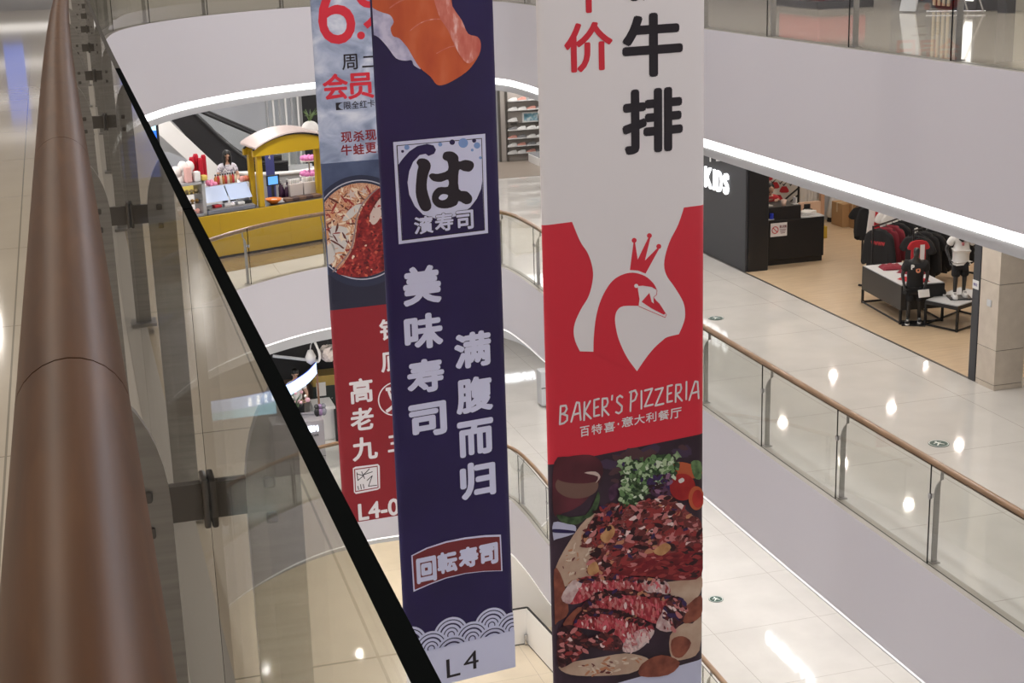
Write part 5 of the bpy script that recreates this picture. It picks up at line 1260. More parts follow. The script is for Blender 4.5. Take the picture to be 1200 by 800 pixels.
# ---------------------------------------------------------------- level four, far left: the yellow snack kiosk
KO = Vector((2.55, 31.95, L4)); KU = Vector((.933, .361, 0)).normalized(); KW = Vector((-KU.y, KU.x, 0)); KANG = math.atan2(KU.y, KU.x)
def kat(px, py, d=0.0):
    """a photo pixel on the upright plane d metres behind the kiosk front"""
    v = ray(px, py); o = KO + KW * d; n = KW
    return CAM + v * ((o - CAM).dot(n) / v.dot(n))
def kz(px, py, d=0.0): return kat(px, py, d).z
def ka(px, py, d=0.0): return (kat(px, py, d) - KO).dot(KU)
def kp(a, d, z): return KO + KU * a + KW * d + Vector((0, 0, z - L4))
def kbox(mb, a0, a1, d0, d1, z0, z1, mi=0, bev=0):
    return mb.box(kp((a0 + a1) / 2, (d0 + d1) / 2, (z0 + z1) / 2), (a1 - a0, d1 - d0, z1 - z0), mi, rz=KANG, bev=bev)
ZC = kz(310, 243)                      # counter height
kt = thing('snack_kiosk', 'yellow snack kiosk with a curved canopy behind the glass balustrade one floor down', 'kiosk', KO)
mb = MB(); kbox(mb, -1.6, 5.2, 0, .05, L4 + .06, ZC, bev=.006); mb.build('front_panel', m_yellow, kt)
mb = MB(); kbox(mb, -1.6, 5.2, .05, .9, ZC - .04, ZC - .005); mb.build('worktop', m_char, kt)
mb = MB(); kbox(mb, -1.6, 5.2, .04, .9, L4 + .001, L4 + .06); mb.build('plinth', m_black, kt)
for a in (-1.57, 5.15):
    mb = MB(); kbox(mb, a, a + .05, .05, 2.3, L4 + .06, ZC); mb.build('side_panel', m_yellow, kt)
for a in (.55, 2.25):
    mb = MB(); kbox(mb, a, a + .012, -.003, .0, L4 + .06, ZC); mb.build('panel_joint', mat('joint_line', (.42, .28, .02), .4), kt)
aL, aT, aR = ka(296, 176), ka(342, 156), 0
aR = aL + 2 * (aT - aL); zE = kz(296, 177); zA = kz(342, 157)
arc = [(aL + (aR - aL) * k / 24, zE + (zA - zE) * math.sin(math.pi * k / 24) ** .8) for k in range(25)]
m_canopy = mat('canopy_pale', (.60, .50, .48), .5)
for d in (0.0, .42):
    mb = MB(); pl = [(a, z) for a, z in arc]; mb.prism(pl + [(aR, zE - .13), (aL, zE - .13)], kp(0, d, 0), KU, (0, 0, 1), KW * .06); mb.build('arch_board', m_yellow, kt)
    mb = MB(); mb.tube([kp(a, d - .01, z + .012) for a, z in arc], .022, seg=6); mb.build('arch_trim', m_black, kt)
mb = MB(); lo = [kp(a, -.12, z + .04) for a, z in arc]; hi = [kp(a, .56, z + .10) for a, z in arc]; strip(mb, lo, hi, smooth=True)
strip(mb, [p + Vector((0, 0, .035)) for p in lo], [p + Vector((0, 0, .035)) for p in hi], smooth=True); strip(mb, lo, [p + Vector((0, 0, .035)) for p in lo]); mb.build('canopy_roof', m_canopy, kt)
aP = ka(307.5, 210)
for a, d in ((aP, .12), (aP - .02, .44), (aR - .14, .12), (aR - .14, .44)):
    mb = MB(); kbox(mb, a - .06, a + .06, d - .05, d + .05, ZC, zE, bev=.006); mb.build('post', m_yellow, kt)
mb = MB(); fp = [kp(-3.2, -1.45, L4 + .004), kp(4.6, -1.0, L4 + .004), kp(5.6, 3.5, L4 + .004), kp(-3.2, 3.5, L4 + .004)]; mb.add(fp, [[0, 1, 2, 3]]); struct(mb, 'floor', tile_mat('shaded_kiosk_floor', (.24, .17, .10), (.12, .08, .05), .9, rough=.12))  # shade and yellow tinge on the beige floor, painted as a browner tile
# things on and behind the counter
def kthing(name, label, cat, a, d, z, group=None): return thing(name, label, cat, kp(a, d, z), group)
# pastry case
a0, a1 = ka(207, 245), ka(245, 245); z1 = kz(228, 214, .1)
t = kthing('pastry_case', 'grey framed pastry case with three lit shelves at the left of the kiosk', 'display case', (a0 + a1) / 2, .35, ZC)
mb = MB(); kbox(mb, a0, a1, .1, .62, z1 - .05, z1); kbox(mb, a0, a1, .1, .62, ZC, ZC + .04); kbox(mb, a0, a0 + .05, .1, .62, ZC, z1); kbox(mb, a1 - .07, a1, .1, .62, ZC, z1); kbox(mb, a0, a1, .58, .62, ZC, z1); mb.build('frame', m_grey, t)
m_case = [mat('case_glow_yellow', (.9, .7, .2), .5, emit=(1, .75, .2), es=.55), mat('case_glow_white', (.9, .85, .8), .5, emit=(1, .92, .85), es=.7), mat('case_glow_rose', (.8, .4, .35), .5, emit=(1, .5, .4), es=.35)]
hh = (z1 - ZC - .09) / 3
for k in range(3):
    zz = ZC + .05 + hh * k; mb = MB(); kbox(mb, a0 + .05, a1 - .07, .15, .56, zz, zz + .012); sh_ = mb.build('shelf', m_metal, t)
    mb = MB(); kbox(mb, a0 + .06, a1 - .08, .5, .57, zz + .02, zz + hh * .8); mb.build('light_panel', m_case[(1, 1, 0)[k]], t)
    mb = MB()
    for j in range(6): mb.ball(kp(a0 + .1 + (a1 - a0 - .22) * j / 5, .3, zz + .05), (.045, .05, .04), 0, 10, 8)
    o = mb.build('pastries', (m_case[2], mat('bun', (.6, .35, .12), .6), mat('bun_pale', (.7, .55, .3), .6))[k], t); o['kind'] = 'stuff'
# chilled counter with two pale blue panes
a0, a1 = ka(246, 245), ka(302, 245); zb_, zt_ = kz(275, 234, .1), kz(275, 216, .25)
t = kthing('chilled_counter', 'steel chilled counter with two pale blue glass panes left of the kiosk post', 'display case', (a0 + a1) / 2, .4, ZC)
mb = MB(); kbox(mb, a0, a1, .08, .8, ZC, ZC + (zb_ - ZC) * .35, bev=.01); mb.build('base', mat('bluish_steel', (.25, .27, .34), .3, .6), t)
mb = MB(); kbox(mb, a0 + .04, a1 - .04, .1, .5, ZC + (zb_ - ZC) * .35, ZC + (zb_ - ZC) * .5); mb.build('tray', m_metal, t)
m_pane = mat('pale_blue_pane', (.50, .60, .82), .2)
mid = (a0 + a1) / 2
for x0, x1 in ((a0 + .02, mid - .015), (mid + .015, a1 - .02)):
    mb = MB(); q0, q1 = kp(x0, .16, zb_), kp(x1, .16, zb_); r0_, r1_ = kp(x0, .38, zt_), kp(x1, .38, zt_); off = KW * .02
    mb.add([q0, q1, r1_, r0_, q0 + off, q1 + off, r1_ + off, r0_ + off], [[0, 1, 2, 3], [4, 5, 6, 7], [0, 1, 5, 4], [1, 2, 6, 5], [2, 3, 7, 6], [3, 0, 4, 7]]); mb.build('pane', m_pane, t)
mb = MB(); kbox(mb, a0, a1, .38, .8, zt_ - .02, zt_); kbox(mb, a0, a0 + .03, .3, .8, ZC, zt_); kbox(mb, a1 - .03, a1, .3, .8, ZC, zt_); mb.build('top', m_lgrey, t)
for k, (x, mm, lb) in enumerate(((.2, m_red, 'red'), (.45, m_whfab, 'white'), (.75, m_whfab, 'white'), (.95, m_black, 'black'))):
    mb = MB(); w_ = .1; kbox(mb, a0 + x, a0 + x + .16, .14 + .05 * (k % 2), .3, ZC + (zb_ - ZC) * .5, ZC + (zb_ - ZC) * .5 + .05, bev=.006)
    tag(mb.build('food_tray', mm), f'small {lb} food tray on the steel ledge of the chilled counter, {ordn[k]} from the left', 'tray', 'trays on the chilled counter')
bt = [mat('bottle_amber', (.45, .18, .05), .25), mat('bottle_red', (.5, .05, .05), .25), mat('bottle_pale', (.7, .6, .45), .3)]
def bottle(label, p, m, h=.2, r=.035, cap=None, group=None):
    t = thing('bottle', label, 'bottle', p, group)
    mb = MB(); mb.lathe(p, [(.0001, 0), (r, 0), (r, h * .62), (r * .45, h * .8), (r * .45, h * .9), (.0001, h * .9)], seg=10); mb.build('bottle_body', m, t)
    mb = MB(); mb.lathe((p[0], p[1], p[2] + h * .88), [(.0001, 0), (r * .55, 0), (r * .55, h * .14), (.0001, h * .14)], seg=10); mb.build('cap', cap or m_black, t)
for k in range(9):
    p = kp(ka(253 + 2.9 * k, 214, .5) , .5, zt_); bottle(f'small bottle with a black cap on the chilled counter, {ordn[k]} from the left', p, bt[k % 3], .22, .036, group='bottles on the chilled counter')
for k, (px_, mm, lb) in enumerate(((284, mat('jar_rose', (.6, .25, .22), .4), 'rose coloured'), (289, mat('jar_coral', (.65, .2, .12), .4), 'coral'), (295, m_whfab, 'white'))):
    p = kp(ka(px_, 213, .5), .5, zt_); mb = MB(); mb.lathe(p, [(.0001, 0), (.055, 0), (.065, .06), (.05, .11), (.0001, .12)], seg=12); tag(mb.build('jar', mm), f'round {lb} jar at the right end of the chilled counter', 'jar', 'jars on the chilled counter')
# balloons, bags and tall red tins on the pastry case
def kfind(px, py, d): return kat(px, py, d)
a0, a1 = ka(207, 245), ka(245, 245)
m_ball = mat('balloon_white', (.75, .71, .68), .35)
for k, (px_, py_, r) in enumerate(((210, 212, .13), (218, 203, .15), (206, 202, .12), (222, 195, .11), (214, 196, .12))):
    p = kat(px_, py_, .35); t = thing('balloon', f'white balloon in the bunch above the pastry case, {ordn[k]} of the bunch', 'balloon', p, 'balloons above the pastry case')
    mb = MB(); mb.ball(p, (r * .92, r * .92, r * 1.1), 0, 16, 12); mb.build('skin', m_ball, t)
    mb = MB(); mb.lathe((p.x, p.y, p.z - r * 1.16), [(.012, 0), (.004, .04), (.01, .06)], seg=8); mb.build('knot', m_ball, t)
    mb = MB(); mb.tube([(p.x, p.y, p.z - r * 1.1), (p.x + .02, p.y + .05, (p.z + z1) / 2), (kp(ka(215, 225, .35), .35, z1))], .004, seg=5); mb.build('string', m_whfab, t)
for k, (px_, py_) in enumerate(((226, 185), (231, 182), (236, 186), (240, 183))):
    p = kat(px_, 205, .45 + .08 * (k % 2)); zz = kz(px_, py_, .5); p.z = z1
    t = thing('red_tin', f'tall red tin standing on the pastry case, {ordn[k]} from the left', 'tin', p, 'red tins on the pastry case')
    mb = MB(); mb.cyl(p, .055, zz - z1, seg=14); mb.build('tin_body', mat('tin_red', (.48, .01, .03), .35), t)
    mb = MB(); mb.cyl((p.x, p.y, zz), .045, .03, seg=14); mb.build('lid', mat('tin_lid', (.55, .03, .05), .35), t)
for k, (px_, lb, mm) in enumerate(((221, 'pink', mat('candy_pink', (.75, .45, .42), .4)), (231, 'white', m_whfab), (239, 'mustard', mat('candy_mustard', (.6, .45, .1), .4)))):
    p = kat(px_, 212, .2); p.z = z1; mb = MB(); kk_ = (p - KO).dot(KU); h_ = (.34, .22, .12)[k]; kbox(mb, kk_ - .07, kk_ + .07, .14, .28, z1, z1 + h_, bev=.03); tag(mb.build('sweet_bag', mm), f'{lb} sweet bag standing on the front edge of the pastry case', 'bag')
p = kat(246, 210, .35); p.z = kz(246, 214, .35)
mb = MB()
for k in range(7): mb.ball(kp(ka(243 + 1.4 * k, 211, .5), .5 + .04 * math.sin(k * 2), zt_ + .05 + .03 * math.cos(k * 1.7)), .05, 0, 10, 8)
tag(mb.build('pink_bouquet', mat('pink_soft', (.75, .25, .42), .6)), 'bright pink soft bouquet between the pastry case and the chilled counter', 'flowers')
# monitor, orange bowl, tray, dark bottles, paper boxes under the canopy
a0, a1 = ka(313, 215, .45), ka(328, 215, .45); z0_, z1_ = kz(320, 217.5, .45), kz(320, 205, .45)
t = kthing('till_screen', 'small blue lit till screen in a black frame on the kiosk counter', 'screen', (a0 + a1) / 2, .5, ZC)
mb = MB(); kbox(mb, a0, a1, .45, .49, z0_, z1_, bev=.008); mb.build('frame', m_black, t)
mb = MB(); kbox(mb, a0 + .03, a1 - .05, .443, .452, z0_ + .03, z1_ - .03); mb.build('screen', mat('screen_lit', (.1, .3, .7), .3, emit=(.10, .36, .85), es=.9), t)
mb = MB(); kbox(mb, (a0 + a1) / 2 - .03, (a0 + a1) / 2 + .03, .49, .52, ZC, z0_ + .1); kbox(mb, (a0 + a1) / 2 - .12, (a0 + a1) / 2 + .12, .42, .6, ZC, ZC + .015); mb.build('stand', m_black, t)
mb = MB(); kbox(mb, a0 + .02, a1 - .04, .28, .42, ZC, ZC + .09, bev=.01); tag(mb.build('receipt_printer', m_whfab), 'white receipt printer below the blue till screen', 'printer')
p = kp(ka(321, 240, .25), .25, ZC); mb = MB(); mb.lathe(p, [(.0001, 0), (.07, 0), (.17, .09), (.18, .12), (.15, .1), (.0001, .04)], seg=20); tag(mb.build('bowl', mat('bowl_orange', (.75, .2, .02), .4)), 'orange bowl on the front edge of the yellow counter', 'bowl')
mb = MB(); aa = ka(326, 232, .35); kbox(mb, aa - .13, aa + .13, .25, .42, ZC, ZC + .02, bev=.004); tag(mb.build('paper_tray', m_whfab), 'small white paper tray beside the orange bowl', 'tray')
for k in range(4):
    p = kp(ka(329 + 3.2 * k, 225, .6), .6 + .06 * (k % 2), ZC); bottle(f'dark plum syrup bottle right of the till screen, {ordn[k]} from the left', p, mat('bottle_plum', (.05, .02, .05), .25), .42 - .06 * (k % 3), .05, m_grey, 'syrup bottles on the kiosk counter')
for k, (x0, x1) in enumerate(((339.5, 354.5), (356, 370))):
    b0, b1 = ka(x0, 226, .55), ka(x1, 226, .55); z1_ = kz(347, 212, .55)
    t = kthing('cup_box', ('left' if k == 0 else 'right') + ' pale box of paper cups on the kiosk counter', 'box', (b0 + b1) / 2, .65, ZC, 'cup boxes on the kiosk counter')
    mb = MB(); kbox(mb, b0, b1, .52, .8, ZC, z1_ - .06, bev=.01); mb.build('box_body', mat('pale_box', (.55, .49, .47), .6), t)
    for j in range(5):
        mb = MB(); mb.lathe(kp(b0 + .05 + (b1 - b0 - .1) * j / 4, .62, z1_ - .06), [(.03, 0), (.04, .1), (.036, .1), (.02, .01)], seg=10); mb.build('cup', m_whfab, t)
for k in range(5):
    b0 = ka(332 + 8 * k, 233, .3); mb = MB(); kbox(mb, b0, b0 + .22, .2, .44, ZC, ZC + .07, bev=.01); tag(mb.build('topping_tub', mat('tub_dark', (.06, .03, .03), .4) if k % 2 else mat('tub_brown', (.16, .09, .06), .5)), f'dark topping tub along the front of the kiosk counter, {ordn[k]} from the left', 'tub', 'topping tubs on the kiosk counter')
# pot with a plant on the canopy
p = kp(ka(364, 158, .3), .3, 0); p.z = zA - .02
t = thing('potted_plant', 'white domed pot with thin green leaves on the kiosk canopy', 'plant', p)
mb = MB(); mb.ball(p + Vector((0, 0, .06)), (.19, .19, .16), 0, 20, 12); mb.build('pot', m_whfab, t)
mb = MB(); rnd = random.Random(5)
for k in range(22):
    a = rnd.uniform(0, 6.28); r = rnd.uniform(.1, .24); c_ = p + Vector((0, 0, .2)); mb.tube([c_, c_ + Vector((math.cos(a) * r * .4, math.sin(a) * r * .4, .14)), c_ + Vector((math.cos(a) * r, math.sin(a) * r, .24 + rnd.uniform(-.1, .06)))], [.012, .012, .003], seg=5)
mb.build('leaves', mat('leaf_green', (.10, .16, .05), .6), t)
# woman behind the kiosk
pw = at(264, 181, Y=36.3)
person('person with long black hair in a white patterned top behind the yellow kiosk', (pw.x, 36.3, L4), R_(180 + 8), 0, noise_mat('patterned_cloth', [(.40, (.70, .66, .72)), (.5, (.62, .58, .66)), (.55, (.08, .06, .12)), (.6, (.7, .68, .72))], 9, 2, .8),
       {'l': ((-.25, .10, 1.13), (-.16, .34, 1.06), (.4, .9, -.1), (1, -.3, 0)), 'r': ((.25, .10, 1.13), (.12, .34, 1.06), (-.4, .9, -.1), (-1, -.3, 0))}, hair='long', lean=.06, look_down=.5, trousers=m_black)
# blue display totem
p = at(179, 172, Y=34.5); b_ = at(188, 172, Y=34.5); zt_ = at(182, 139, Y=34.5).z
t = thing('display_totem', 'tall dark display totem with a bright blue screen at the left of the escalator', 'screen', (p.x, 34.6, L4))
mb = MB(); mb.box((b_.x - .45, 34.6, (L4 + zt_) / 2), (.9, .16, zt_ - L4), bev=.015); mb.build('housing', m_black, t)
mb = MB(); mb.box((b_.x - .46, 34.512, zt_ - .75), (.8, .012, 1.1)); mb.build('screen', mat('totem_blue', (.02, .12, .6), .3, emit=(.01, .13, .75), es=1.0), t)
mb = MB(); mb.box((b_.x - .46, 34.508, zt_ - .16), (.8, .012, .2)); mb.build('header_light', mat('screen_sky', (.4, .7, .9), .3, emit=(.4, .7, .95), es=.9), t)
# escalators behind the kiosk
def escalator(label, lo, hi, w, top_m, nstep=22, gm=None):
    """moving stair from the floor point lo up to hi, w metres wide in depth"""
    lo = Vector(lo); hi = Vector(hi); t = thing('escalator', label, 'escalator', lo)
    d = (hi - lo); dn = Vector((d.x, d.y, 0)).normalized(); dep = Vector((-dn.y, dn.x, 0))
    if dep.y < 0: dep = -dep
    flat = dn * -1.2
    for k, s in enumerate((0, w)):
        o = dep * s
        mb = MB(); base = [lo + flat, lo, hi, hi + dn * 1.0]; up = Vector((0, 0, .28)); dn_ = Vector((0, 0, -.34))
        a = [p + o + up for p in base]; b = [p + o + dn_ for p in base]; b[0].z = max(b[0].z, L4); b[1].z = max(b[1].z, L4)
        mb.add(a + b + [p + dep * .12 for p in a] + [p + dep * .12 for p in b], [[0, 1, 5, 4], [1, 2, 6, 5], [2, 3, 7, 6], [8, 9, 13, 12], [9, 10, 14, 13], [10, 11, 15, 14], [0, 1, 9, 8], [1, 2, 10, 9], [2, 3, 11, 10]]); mb.build('side_panel', top_m, t)
        mb = MB(); hp = [lo + flat * 1.0 + Vector((0, 0, .86)), lo + flat * .25 + Vector((0, 0, .95)), lo + dn * .4 + Vector((0, 0, 1.1)) + Vector((0, 0, d.z * .4 / max(.1, Vector((d.x, d.y)).length)))] + [lo.lerp(hi, f) + Vector((0, 0, 1.1)) for f in (.3, .6, .95)] + [hi + dn * .9 + Vector((0, 0, 1.02))]
        hp = smooth_poly([q + o + dep * .06 for q in hp], False, 5); mb.tube(hp, .045, seg=8); mb.build('handrail', m_black, t)
        mb = MB(); lo_ = [q - Vector((0, 0, .84 if i > 6 else .6)) for i, q in enumerate(hp)]; strip(mb, lo_, [q - Vector((0, 0, .03)) for q in hp]); mb.build('balustrade_panel', gm or GLASS, t)
    mb = MB()
    for k in range(nstep):
        p = lo.lerp(hi, (k + .5) / nstep) + dep * (w / 2 + .06); mb.box(p, (d.length / nstep * .8, w - .1, .2), rz=math.atan2(dn.y, dn.x))
    o = mb.build('steps', m_blackm, t); return t
e0 = at(268, 205, Y=37.6); e1 = at(186, 142, Y=37.6)
escalator('black escalator with white side panels rising to the left behind the yellow kiosk', (e0.x + .3, 37.6, L4 + .3), (e1.x, 37.6, e1.z), 1.1, m_white, gm=m_black)
e2 = at(312, 196, Y=39.8); e3 = at(212, 134, Y=39.8)
escalator('second escalator rising to the left in front of the pale wall', (e2.x + .2, 39.8, L4 + .3), (e3.x - .4, 39.8, e3.z - .6), 1.1, m_lgrey)
mb = MB(); mb.box((4.3, 44.0, -3.5), (9.0, .2, 3.6)); struct(mb, 'wall_kiosk', mat('bluish_white', (.62, .64, .70), .5))
p0_ = at(353, 140, Y=43.6); p1_ = at(380, 140, Y=43.6)
do = thing('dark_doorway', 'tall black doorway in the pale wall at the left edge of the slate banner', 'doorway', ((p0_.x + p1_.x) / 2, 43.7, L4))
mb = MB(); mb.box(((p0_.x + p1_.x) / 2 + .2, 43.75, L4 + 1.75), (p1_.x - p0_.x + .4, .3, 3.5)); mb.build('opening_panel', m_black, do)
mb = MB(); mb.box((p0_.x, 43.6, L4 + 1.75), (.08, .1, 3.5)); mb.build('frame_post', m_grey, do)
fn = thing('glass_screen', 'row of glazed uprights in front of the pale wall, right of the escalators', 'screen', (6.3, 42.5, L4))
for k in range(6):
    p = at(314 + 7.2 * k, 140, Y=42.5); mb = MB(); mb.box((p.x, 42.5, L4 + 1.8), (.05, .07, 3.6)); mb.build('upright', m_whfab if k % 2 else m_grey, fn)
pa, pb = at(312, 140, Y=42.5), at(351, 140, Y=42.5)
mb = MB(); mb.box(((pa.x + pb.x) / 2, 42.52, L4 + 1.8), (pb.x - pa.x, .012, 3.5)); mb.build('glazing', GLASS, fn)
# curved grey service desk seen through the kiosk
ds = thing('service_desk', 'curved grey service desk with a white rim seen through the kiosk', 'desk', (5.2, 36.2, L4))
p = at(340, 190, Y=35.6); cx, cy, rr_ = p.x - .1, 36.9, 1.25
zt_ = L4 + 1.15
pts = [(cx + rr_ * math.cos(a), cy + rr_ * .9 * math.sin(a)) for a in [math.pi * (1.05 + .9 * k / 18) for k in range(19)]]
mb = MB(); strip(mb, [Vector((x, y, L4)) for x, y in pts], [Vector((x, y, zt_)) for x, y in pts], smooth=True); strip(mb, [Vector((x, y, zt_)) for x, y in pts], [Vector((cx + (x - cx) * .6, cy + (y - cy) * .6, zt_)) for x, y in pts]); mb.build('front', m_grey, ds)
mb = MB(); mb.tube([Vector((x, y, zt_ + .03)) for x, y in pts], .05, seg=8); mb.build('rim', m_white, ds)
p = at(316, 190, Y=35.0); zt_ = at(316, 176, Y=35.0).z
t = thing('blue_banner_stand', 'narrow blue standing panel with a small white mark behind the kiosk post', 'sign', (p.x, 35.0, L4))
mb = MB(); mb.box((p.x, 35.0, (L4 + zt_) / 2), (.2, .04, zt_ - L4), bev=.005); mb.build('panel', mat('panel_violet', (.06, .07, .24), .4), t)
mb = MB(); q_ = at(314.5, 187, Y=34.96); put_glyph(mb, '4', (q_.x, 34.975, q_.z), (.05, 0, 0), (0, 0, .1)); mb.build('mark', m_whfab, t)
mb = MB(); mb.box((p.x, 35.0, L4 + .01), (.3, .3, .02)); mb.build('foot', m_black, t)
# pink dessert lamp and lit drinks fridge at the right of the kiosk
p = kp(ka(363, 205, 1.1), 1.1, ZC - .005)
t = thing('dessert_stand', 'two tier stand with pink sweets at the right of the kiosk', 'stand', p)
zt_ = kz(363, 184, 1.1)
mb = MB(); kbox(mb, ka(356, 205, 1.1), ka(376, 205, 1.1), .92, 1.5, L4 + .001, ZC - .006, bev=.01); sb_ = tag(mb.build('side_cabinet', m_grey), 'grey side cabinet behind the right end of the kiosk counter', 'cabinet')
mb = MB(); mb.cyl(p, .02, zt_ - p.z, seg=10); mb.build('stem', m_metal, t)
for f, r in ((.45, .24), (.9, .2)):
    zz = p.z + (zt_ - p.z) * f; mb = MB(); mb.cyl((p.x, p.y, zz), r, .02, seg=20); o = mb.build('tier', m_whfab, t)
    mb = MB()
    for k in range(9): mb.ball((p.x + r * .7 * math.cos(k * .7), p.y + r * .7 * math.sin(k * .7), zz + .06), .065, 0, 8, 6)
    mb.build('sweets', mat('sweet_pink', (.7, .22, .5), .5), o)
p = at(374, 190, Y=36.2); zt_ = at(374, 171, Y=36.2).z; p.x += .55
t = thing('drinks_fridge', 'blue lit drinks fridge at the left edge of the slate banner', 'fridge', (p.x + .3, 36.5, L4))
mb = MB(); mb.box((p.x + .3, 36.6, (L4 + zt_) / 2), (.8, .5, zt_ - L4), bev=.02); mb.build('cabinet', mat('fridge_blue', (.03, .06, .35), .4), t)
mb = MB(); mb.box((p.x + .05, 36.34, zt_ - .5), (.3, .02, .8)); mb.build('lit_door', mat('fridge_lit', (.7, .8, 1), .3, emit=(.7, .8, 1), es=.8), t)

# ---------------------------------------------------------------- level three: the stall with the curved lit sign
mb = MB(); mb.box((5.5, 38.2, -8.85), (8.4, .2, 3.5)); struct(mb, 'wall_stall', mat('brown_wall', (.16, .10, .07), .5))
mb = MB(); mb.box((5.4, 35.4, -7.05), (7.0, 5.6, .12)); struct(mb, 'ceiling', mat('black_ceiling', (.012, .012, .016), .7))
zb_ = at(380, 439, Y=37.9).z
mb = MB(); mb.box((5.5, 38.0, (zb_ - 6.9) / 2), (8.4, .3, -6.9 - zb_)); struct(mb, 'trim_15', m_black)
YS3 = 33.8
t = thing('curved_sign', 'curved blue and white lit sign of the stall two floors down', 'sign', at(355, 446, Y=YS3))
ctr = [(371, 431), (362, 441), (352, 448.5), (338, 457), (322, 463), (305, 467.5), (285, 471.5), (262, 475), (246, 477.5)]
P3 = [at(x, y, Y=YS3 - .55 * math.sin(math.pi * k / 8)) for k, (x, y) in enumerate(ctr)]
P3 = smooth_poly(P3, False, 4)
up_ = Vector((0, 0, .14)); back = Vector((0, .05, 0))
mb = MB(); strip(mb, [p - up_ for p in P3], [p + up_ for p in P3], smooth=True); mb.build('lit_face', mat('sign_glow', (.6, .75, 1), .4, emit=(.45, .62, 1), es=1.15), t)
mb = MB()
for z_ in (up_, -up_): strip(mb, [p + z_ for p in P3], [p + z_ + back for p in P3])
strip(mb, [p - up_ + back for p in P3], [p + up_ + back for p in P3], smooth=True); mb.build('casing', mat('sign_blue', (.03, .05, .35), .4, emit=(.02, .04, .6), es=.6), t)
mb = MB()
for k in range(5):
    a = P3[14 + k * 2]; b_ = P3[15 + k * 2]; put_glyph(mb, '果茶饮品店'[k], b_ - Vector((0, .012, .11)), Vector((abs(a.x - b_.x) * .9, (a.y - b_.y) * .9, 0)), (0, 0, .22), bold=.05)
mb.build('lettering', mat('sign_letter_white', (1, 1, 1), .4, emit=(1, 1, 1), es=2.5), t)
mb = MB(); a = P3[0]; mb.tube(smooth_poly([a + up_, at(374, 422, Y=YS3), at(374, 413, Y=YS3), at(368, 405, Y=YS3) + Vector((0, 0, .15))], False, 5), .03, seg=8); mb.build('hanging_arm', m_whfab, t)
mb = MB(); a = P3[0]; mb.tube([a - up_, (a.x, a.y, L3)], .025, seg=8); mb.build('post', mat('brown_post', (.2, .1, .06), .5), t)
mb = MB(); mb.tube([at(320, 417, Y=34.6), at(374, 423, Y=34.2)], .04, seg=8); tag(mb.build('ceiling_pipe', m_lgrey), 'thin pale pipe under the black ceiling of the stall', 'pipe')
# light box counter left of the glass edge
p0_, p1_ = at(247, 484, Y=34.2), at(322, 470, Y=34.2)
t = thing('light_box', 'long pale blue light box below the lit sign, seen through the near glass', 'sign', ((p0_.x + p1_.x) / 2, 34.2, L3))
zc_ = (p0_.z + p1_.z) / 2
mb = MB(); mb.box(((p0_.x + p1_.x) / 2, 34.25, (zc_ - .2 + L3) / 2), (p1_.x - p0_.x, .5, zc_ - .2 - L3), bev=.01); mb.build('counter_body', m_grey, t)
mb = MB(); mb.box(((p0_.x + p1_.x) / 2, 34.2, zc_), (p1_.x - p0_.x, .3, .4), bev=.01); mb.build('lit_panel', mat('light_box_glow', (.45, .75, .85), .4, emit=(.4, .72, .85), es=1.0), t)
# front desk with the lit name, flowers on top
b0, b1 = at(349, 556, z=L3), at(382.5, 550, z=L3)
zt_ = at(366, 493, Y=b0.y).z
t = thing('front_desk', 'grey front desk with small white lit lettering beside the red banner', 'desk', ((b0.x + b1.x) / 2, b0.y + .3, L3))
xm, xw = (b0.x + b1.x) / 2, b1.x - b0.x
mb = MB(); mb.box((xm - .25, b0.y + .35, (L3 + zt_) / 2), (xw + .5, .7, zt_ - L3), bev=.015); mb.build('body', mat('desk_grey', (.33, .31, .33), .4), t)
mb = MB(); mb.box((xm - .25, b0.y - .002, L3 + .38), (xw + .5, .006, .012)); mb.build('groove', m_black, t)
mb = MB(); q_ = at(355, 507, Y=b0.y - .01); q2_ = at(373.5, 498, Y=b0.y - .01)
for k, ch in enumerate('EIM'): put_glyph(mb, ch, (q_.x + (q2_.x - q_.x) * k / 3, b0.y - .03, q_.z), ((q2_.x - q_.x) * .29, 0, 0), (0, 0, q2_.z - q_.z), bold=.05, depth=(0, .025, 0))
mb.build('lit_lettering', mat('desk_letters', (.9, .95, 1), .4, emit=(.8, .88, 1), es=2.4), t)
mb = MB(); q_ = at(366, 511.5, Y=b0.y - .01); put_glyph(mb, 'CAFE', (q_.x, b0.y - .008, q_.z), (.15, 0, 0), (0, 0, .05), bold=.03); mb.build('small_lettering', m_ink, t)
rnd = random.Random(11)
fl = thing('flower_arrangement', 'arrangement of green stems and pale flowers on the grey front desk', 'flowers', (xm - .3, b0.y + .35, zt_))
mb = MB(); mb.lathe((xm - .3, b0.y + .35, zt_), [(.0001, 0), (.1, 0), (.14, .1), (.11, .16), (.0001, .15)], seg=14); mb.build('vase', m_black, fl)
mb = MB(); mf = MB()
for k in range(26):
    a = rnd.uniform(0, 6.28); r = rnd.uniform(.1, .42); h = rnd.uniform(.18, .5); c_ = Vector((xm - .3, b0.y + .35, zt_ + .14)); e_ = c_ + Vector((math.cos(a) * r, math.sin(a) * r * .7, h))
    mb.tube([c_, c_.lerp(e_, .5) + Vector((0, 0, .06)), e_], [.012, .01, .004], seg=5)
    if k % 2: mf.ball(e_, rnd.uniform(.03, .06), k % 4 // 2, 8, 6)
mb.build('stems', mat('stem_green', (.05, .09, .04), .6), fl); o = mf.build('blossoms', [m_whfab, mat('blossom_pink', (.6, .35, .42), .6)], fl); o['kind'] = 'stuff'
